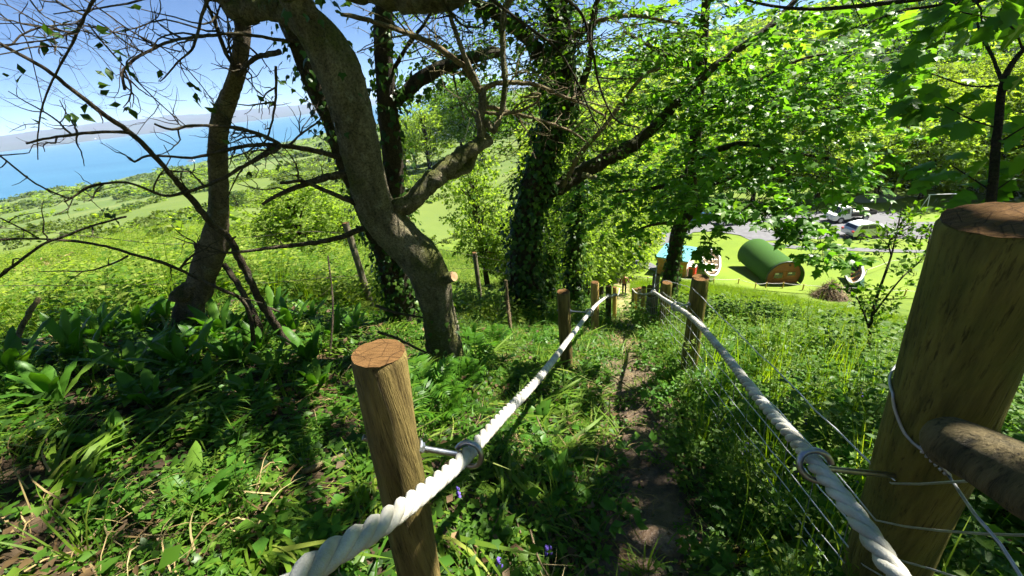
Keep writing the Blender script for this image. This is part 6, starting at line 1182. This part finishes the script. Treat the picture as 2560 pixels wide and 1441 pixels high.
HF = [(560, 850, .42, "upright clump right beside the slender tree foot"), (620, 835, .4, "clump between the slender tree and the dead limb"), (655, 870, .36, "clump under the lower dead limb"), (520, 870, .36, "clump in front of the slender tree foot"), (735, 830, .42, "clump right of the dead limb foot"), (780, 800, .4, "clump left behind the leaning trunk"), (340, 935, .34, "broad-leaved clump left in the shade below the fallen branch"), (210, 900, .38, "pair of broad fronds at the far left shade"), (110, 830, .42, "tall clump near the left edge by the brown stick"), (30, 810, .44, "tall clump at the left edge of the bank"), (430, 890, .32, "clump midway between the left edge and the slender tree"), (600, 920, .34, "clump at the centre of the shaded bank"), (690, 930, .3, "clump by the end of the dead limb"), (530, 970, .24, "small clump alone in the dark litter"), (840, 850, .36, "clump close to the left of the leaning trunk base"), (270, 840, .3, "clump behind the fallen branch"), (1380, 1190, .22, "small clump between the near rope post and the path"), (700, 790, .38, "clump behind the dead limb foot"), (60, 950, 0.36, 'clump low at the left edge below the long thin stick'), (150, 1000, 0.3, 'clump in the deepest shade at the left'), (380, 1010, 0.26, 'clump under the bent pale twig'), (470, 930, 0.34, 'clump halfway to the dead limb'), (640, 1000, 0.28, 'clump above the small broad-leaved plant'), (780, 900, 0.34, 'clump level with the post top, left of it'), (800, 960, 0.26, 'clump just behind the near rope post on its left'), (890, 830, 0.34, 'clump hugging the leaning trunk foot'), (180, 800, 0.36, 'clump behind the brown stick near the meadow'), (350, 830, 0.34, 'clump at the meadow edge behind the bank'), (420, 800, 0.34, 'clump left of the slender tree burl'), (1180, 860, 0.3, 'clump right of the leaning trunk among feathery ferns'), (1340, 1060, 0.24, 'clump under the left rope beyond the bolt'), (300, 1110, 0.2, 'little clump in the middle of the lower bank')]
for k, (x, y, L_, lab) in enumerate(HF): rosette("strap_fern", x, y + 12, "glossy strap-leaved fern, " + lab, "fern", M_['dock'], 8 + k % 4, L_ * 1.15, .066, .32, .005, 600 + k, "strap ferns on the shaded bank")
rosette("dock_plant", 150, 1290, "large dock plant with broad wavy leaves at the lower left", "plant", M_['dock'], 8, .26, .085, .5, .006, 700, base=gz(-1.42, 1.12))
rosette("dock_plant", 640, 1240, "small broad-leaved plant lying open beside the bank stones", "plant", M_['dock'], 6, .13, .07, .75, .003, 701)
rosette("dock_plant", 2470, 1390, "broad-leaved plant behind the strainer post at the lower right", "plant", M_['dock'], 7, .24, .07, .5, .005, 702, base=gz(1.75, 1.0))
for k, (x, y, L_, lab) in enumerate([(1075, 1010, .5, "feathery fern at the foot of the leaning trunk"), (1150, 985, .5, "feathery fern right of the leaning trunk base"), (1190, 930, .46, "feathery fern further behind the leaning trunk base"), (1110, 1050, .38, "small feathery fern behind the near rope post"), (1230, 880, .45, "feathery fern beside the thin bare stick")]):
    g = rng_(800 + k); b = G(x, y); E_ = empty("feather_fern", b, lab, "fern", "feathery ferns by the leaning tree")
    for q in range(8): mb = MB(); frond(mb, g, b, q * .785 + g.normal(0, .2), L_ * g.uniform(.75, 1.1), .26, 20); mb.build("frond", M_['fern'], E_)
M_['bluebell'] = simple("violet_petal", (.13, .08, .42), .6)
for k, (x, y, lab) in enumerate([(2110, 1235, "violet flower below the strainer bolt"), (1965, 1210, "violet flower left of the strainer bolt"), (1990, 1090, "violet flower under the right rope"), (1850, 1160, "violet flower inside the stock wire"), (2130, 1010, "violet flower in the herbs above the bolt"), (1900, 1060, "violet flower midway along the right rope"), (1150, 1250, "small violet flower right of the near rope post"), (1370, 1390, "small violet flower at the bottom edge left of the path"), (1250, 1430, "lowest small violet flower by the rope post"), (470, 870, "violet flower in front of the slender tree"), (160, 820, "violet flower at the left by the brown stick")]):
    g = rng_(900 + k); b = G(x, y + 25); E_ = empty("bluebell", b, lab, "flower", "violet flowers"); hgt = .16 if x < 1400 else .26; mb = MB(); tube(mb, [b, b + [0, 0, hgt * .6], b + [.02, 0, hgt]], [.002, .002, .0015], 4); mb.build("stem", M_['herb'], E_)
    for q in range(5):
        c = b + [.02 * q / 5 + g.normal(0, .008), g.normal(0, .008), hgt * (1 - .09 * q)]; mb = MB(); tube(mb, [c, c - [0, 0, .008], c - [-.004, 0, .018]], [.002, .006, .009], 6); mb.build("bell", M_['bluebell'], E_)
# bramble sprays: arching cane with leaves in threes
for k, (pts, lab) in enumerate([([(1480, 1175), (1560, 1165), (1610, 1135), (1640, 1140)], "bramble shoot reaching over the path from the left"), ([(1330, 1290), (1400, 1240), (1470, 1250), (1510, 1300)], "bramble spray right of the near rope post"), ([(600, 1120), (680, 1060), (760, 1060), (820, 1100)], "bramble spray on the bank left of the near rope post"), ([(1230, 1190), (1270, 1130), (1330, 1120), (1370, 1160)], "bramble spray under the left rope"), ([(200, 1060), (290, 1020), (380, 1040), (430, 1090)], "bramble spray in the dark litter at left"), ([(1800, 1180), (1860, 1130), (1930, 1140), (1960, 1190)], "bramble spray inside the stock wire"), ([(1480, 1420), (1520, 1340), (1560, 1330), (1600, 1370)], "bramble spray at the bottom beside the path rock"), ([(880, 1010), (850, 960), (800, 950), (760, 990)], "round-leaved spray behind the near rope post")]):
    g = rng_(950 + k); q = np.array([G(*a) for a in pts]); q[1:3, 2] += [.12, .13]; q[3, 2] += .05; c, rr_ = resample(q, [.003, .003, .0025, .0015], .02); E_ = empty("bramble_spray", q[0], lab, "bramble", "bramble sprays"); mb = MB(); tube(mb, c, rr_, 5); mb.build("cane", M_['herb'], E_)
    for i_ in range(4, len(c) - 1, max(3, len(c) // 8)):
        t_ = nrm(c[i_ + 1] - c[i_]); sd = nrm(np.cross(t_, [0, 0, 1.0])) * (1 if g.uniform() < .5 else -1)
        for j_ in (-1, 0, 1): mb = MB(); dd = nrm(sd + t_ * .9 * j_ + [0, 0, .15]); bake(mb, OVATE, (c[i_] + sd * .02)[None], frames(dd[None], (np.array([0, 0, 1.0]) + g.normal(0, .2, 3))[None]), np.array([g.uniform(.05, .08)])); mb.build("leaf", M_['dock'], E_)
# sticks, bramble canes, stones
def stick(px, Y, w0, w1, label, material='twig', group="sticks lying on the bank", tw=0, cat="stick"):
    mb = MB(); p, r = line(px, Y, w0, w1) if Y is not None else (np.array([G(a, b) + [0, 0, .04] for a, b in px]), np.linspace(w0, w1, len(px)) / 2 * np.linalg.norm(G(*px[0]) - EYE) / FPX)
    q, rr_ = tube(mb, p, r, 8, .04, .12, abs(int(px[0][0])), kink=.12)
    if tw: twigs(mb, q, rr_, rng_(abs(int(px[0][0])) + 1), tw, .2, 1, r0=.003)
    mb.build("stick", M_[material], label=label, cat=cat, group=group)
stick([(30, 880), (50, 830), (75, 780), (98, 745)], (2.35, 2.6), 20, 16, "reddish brown broken stick standing up at the left edge")
stick([(-20, 875), (60, 885), (130, 868), (220, 845)], None, 16, 12, "grey stick leading right from the foot of the brown stick", 'dead', tw=3)
stick([(20, 895), (150, 920), (260, 940), (350, 950)], None, 8, 5, "long thin pale stick across the shaded bank", tw=3)
stick([(60, 938), (180, 935), (300, 948), (440, 975), (560, 1000)], None, 16, 9, "long grey fallen stick lying on the shaded bank", 'dead', tw=6)
stick([(240, 855), (330, 840), (420, 825)], None, 9, 6, "stick behind the strap ferns", 'dead')
stick([(310, 1030), (350, 1005), (395, 978), (440, 1005), (470, 1020)], None, 5, 3, "bent pale twig at the centre of the dark bank")
stick([(780, 975), (830, 975), (865, 988)], None, 5, 3, "short pale twig left of the near rope post top")
stick([(760, 1195), (820, 1170), (890, 1140), (930, 1130)], None, 12, 8, "pale dead stick touching the near rope post"); stick([(790, 1180), (840, 1160), (880, 1135)], None, 8, 5, "second pale dead stick beside the near rope post")
stick([(1265, 700), (1272, 790), (1285, 860), (1300, 935)], (4.6, 4.3), 8, 11, "thin bare stick standing left of the path past the feathery ferns", 'twig', tw=5); stick([(820, 640), (832, 760), (825, 900), (815, 1000)], (3.2, 2.7), 4, 7, "thin bramble cane rising left of the leaning trunk", 'dead', tw=3)
stick([(1500, 925), (1600, 1000), (1640, 1060)], None, 3, 3, "thin root lying across the path"); stick([(1255, 1055), (1300, 1020), (1340, 1000)], None, 12, 8, "dark stick under the left rope", 'dead')
stick([(940, 765), (990, 782), (1060, 795)], (2.9, 2.95), 9, 5, "short dark broken branch sticking out left of the leaning trunk", 'dead'); stick([(945, 830), (1000, 850), (1060, 880), (1100, 890)], (2.7, 2.9), 8, 5, "dark broken branch leaning on the trunk foot", 'dead')
M_['stone'] = simple("brown_stone", (.3, .21, .14), .85, var=.4, scale=25, bump=.4)
def stone(c, r, label, seed, material=None, flat=.7):
    bm = bmesh.new(); bmesh.ops.create_icosphere(bm, subdivisions=3, radius=1.0); g = rng_(seed); K = g.normal(0, 1.6, (6, 3)); ph = g.uniform(0, 6, 6); me = bpy.data.meshes.new("stone")
    for v in bm.verts: n = v.co.normalized(); v.co *= 1 + .12 * sum(math.sin(K[q] @ np.array(n) + ph[q]) for q in range(6)) / 1.6; v.co.z *= flat; v.co *= r; v.co += Vector(c)
    for f in bm.faces: f.smooth = True
    bm.to_mesh(me); bm.free(); me.materials.append(material or M_['stone']); o = bpy.data.objects.new("stone", me); COL.objects.link(o); tag(o, label, "stone", "stones on the bank")
stone(G(425, 1245) + [0, 0, .03], .035, "largest brown stone lying in the sunlit grass at lower left", 1); stone(G(465, 1212) + [0, 0, .02], .018, "small brown stone behind the largest one", 2); stone(G(325, 1215) + [0, 0, .02], .02, "small tan stone left of the largest one", 3)
M_['mossy'] = simple("mossy_stone", (.09, .1, .02), .95, var=.5, scale=30, bump=.8, col2=(.03, .03, .015)); stone(G(1725, 1115), .045, "mossy stone at the right edge of the path", 4, M_['mossy']); stone(G(1755, 1215), .06, "larger mossy lump lower on the right edge of the path", 5, M_['mossy'])
stone(G(1640, 1365) - [0, 0, .03], .13, "flat wet brown rock in the path at the bottom", 6, simple("wet_rock", (.2, .125, .07), .35, var=.5, scale=40, bump=1.0), .45)
# brown dead bracken in the meadow
g = rng_(71); db = G(135, 700); E_ = empty("dead_bracken", db, "patch of dead brown bracken in the bright meadow at the left", "bracken"); mb = MB()
for q in range(60): blade(mb, g, db + np.r_[g.normal(0, .45, 2), 0], np.r_[g.normal(0, 1, 2), 0], g.uniform(.5, 1.0), .03, g.uniform(.2, .9))
for q in range(90): c = db + np.r_[g.normal(0, .4, 2), g.uniform(.2, .8)]; leaves(mb, LANCE, c + g.normal(0, .12, (6, 3)), g, .16, .6)
mb.build("fronds", M_['straw'], E_, kind="stuff")
# slender shrub right of the path
T9 = empty("slender_shrub", gz(*P(2080, 1190, 4.3)[:2]), "slender small-leaved shrub standing in front of the lawn left of the strainer", "shrub"); g = rng_(66)
b9 = gz(*P(2080, 1190, 4.3)[:2]); mb = MB(); tips = []
for it in ([(2085, 1180, 3.6, 11), (2115, 1060, 3.6, 11), (2165, 960, 3.6, 10), (2175, 830, 3.6, 10), (2190, 750, 3.6, 9), (2228, 640, 3.6, 6), (2255, 520, 3.6, 4)], [(2180, 790, 3.6, 7), (2250, 700, 3.5, 5), (2310, 640, 3.5, 4), (2330, 560, 3.5, 3)], [(2165, 950, 3.6, 7), (2060, 900, 3.7, 5), (1960, 885, 3.8, 4), (1900, 860, 3.8, 2)], [(2175, 830, 3.6, 6), (2150, 760, 3.6, 4), (2110, 690, 3.6, 3)], [(2150, 980, 3.6, 5), (2240, 900, 3.5, 4), (2300, 840, 3.4, 2)], [(2228, 640, 3.6, 5), (2225, 600, 3.6, 4), (2290, 560, 3.5, 2)]):
    p, r = dl(it); q, rr_ = tube(mb, p, np.maximum(r, .004), 6, .06, .08, 3); tips += twigs(mb, q, rr_, g, 13, .17, 2, r0=.004)
tube(mb, [b9 - [0, 0, .1], (b9 + P(2085, 1180, 3.6)) / 2, P(2085, 1180, 3.6)], [.025, .022, .02], 8, .1); mb.build("trunk", M_['bark_dark'], T9); mb = MB()
for tp, d in tips: leaves(mb, OVATE, tp + g.normal(0, .03, (4, 3)), g, .048, .7, np.repeat(d[None], 4, 0), .1)
mb.build("crown", M_['leaf'], T9, kind="stuff")
# ------------------------------------------------------------------ the air: thin even haze round the whole scene
def _haze(N, L, o):
    v = N("VolumePrincipled"); v.inputs['Color'].default_value = (0.5, 0.68, 1.0, 1); v.inputs['Density'].default_value = 6.0e-5; v.inputs['Anisotropy'].default_value = 0.0
    L(v.outputs[0], o.inputs['Volume'])
mb = MB(); box(mb, (-39000, -39000, -125), (39000, 39000, 215)); mb.build("haze", mat("pale_haze", _haze), smooth=False, kind="stuff", label="thin blue haze in the air over the bay", cat="haze")
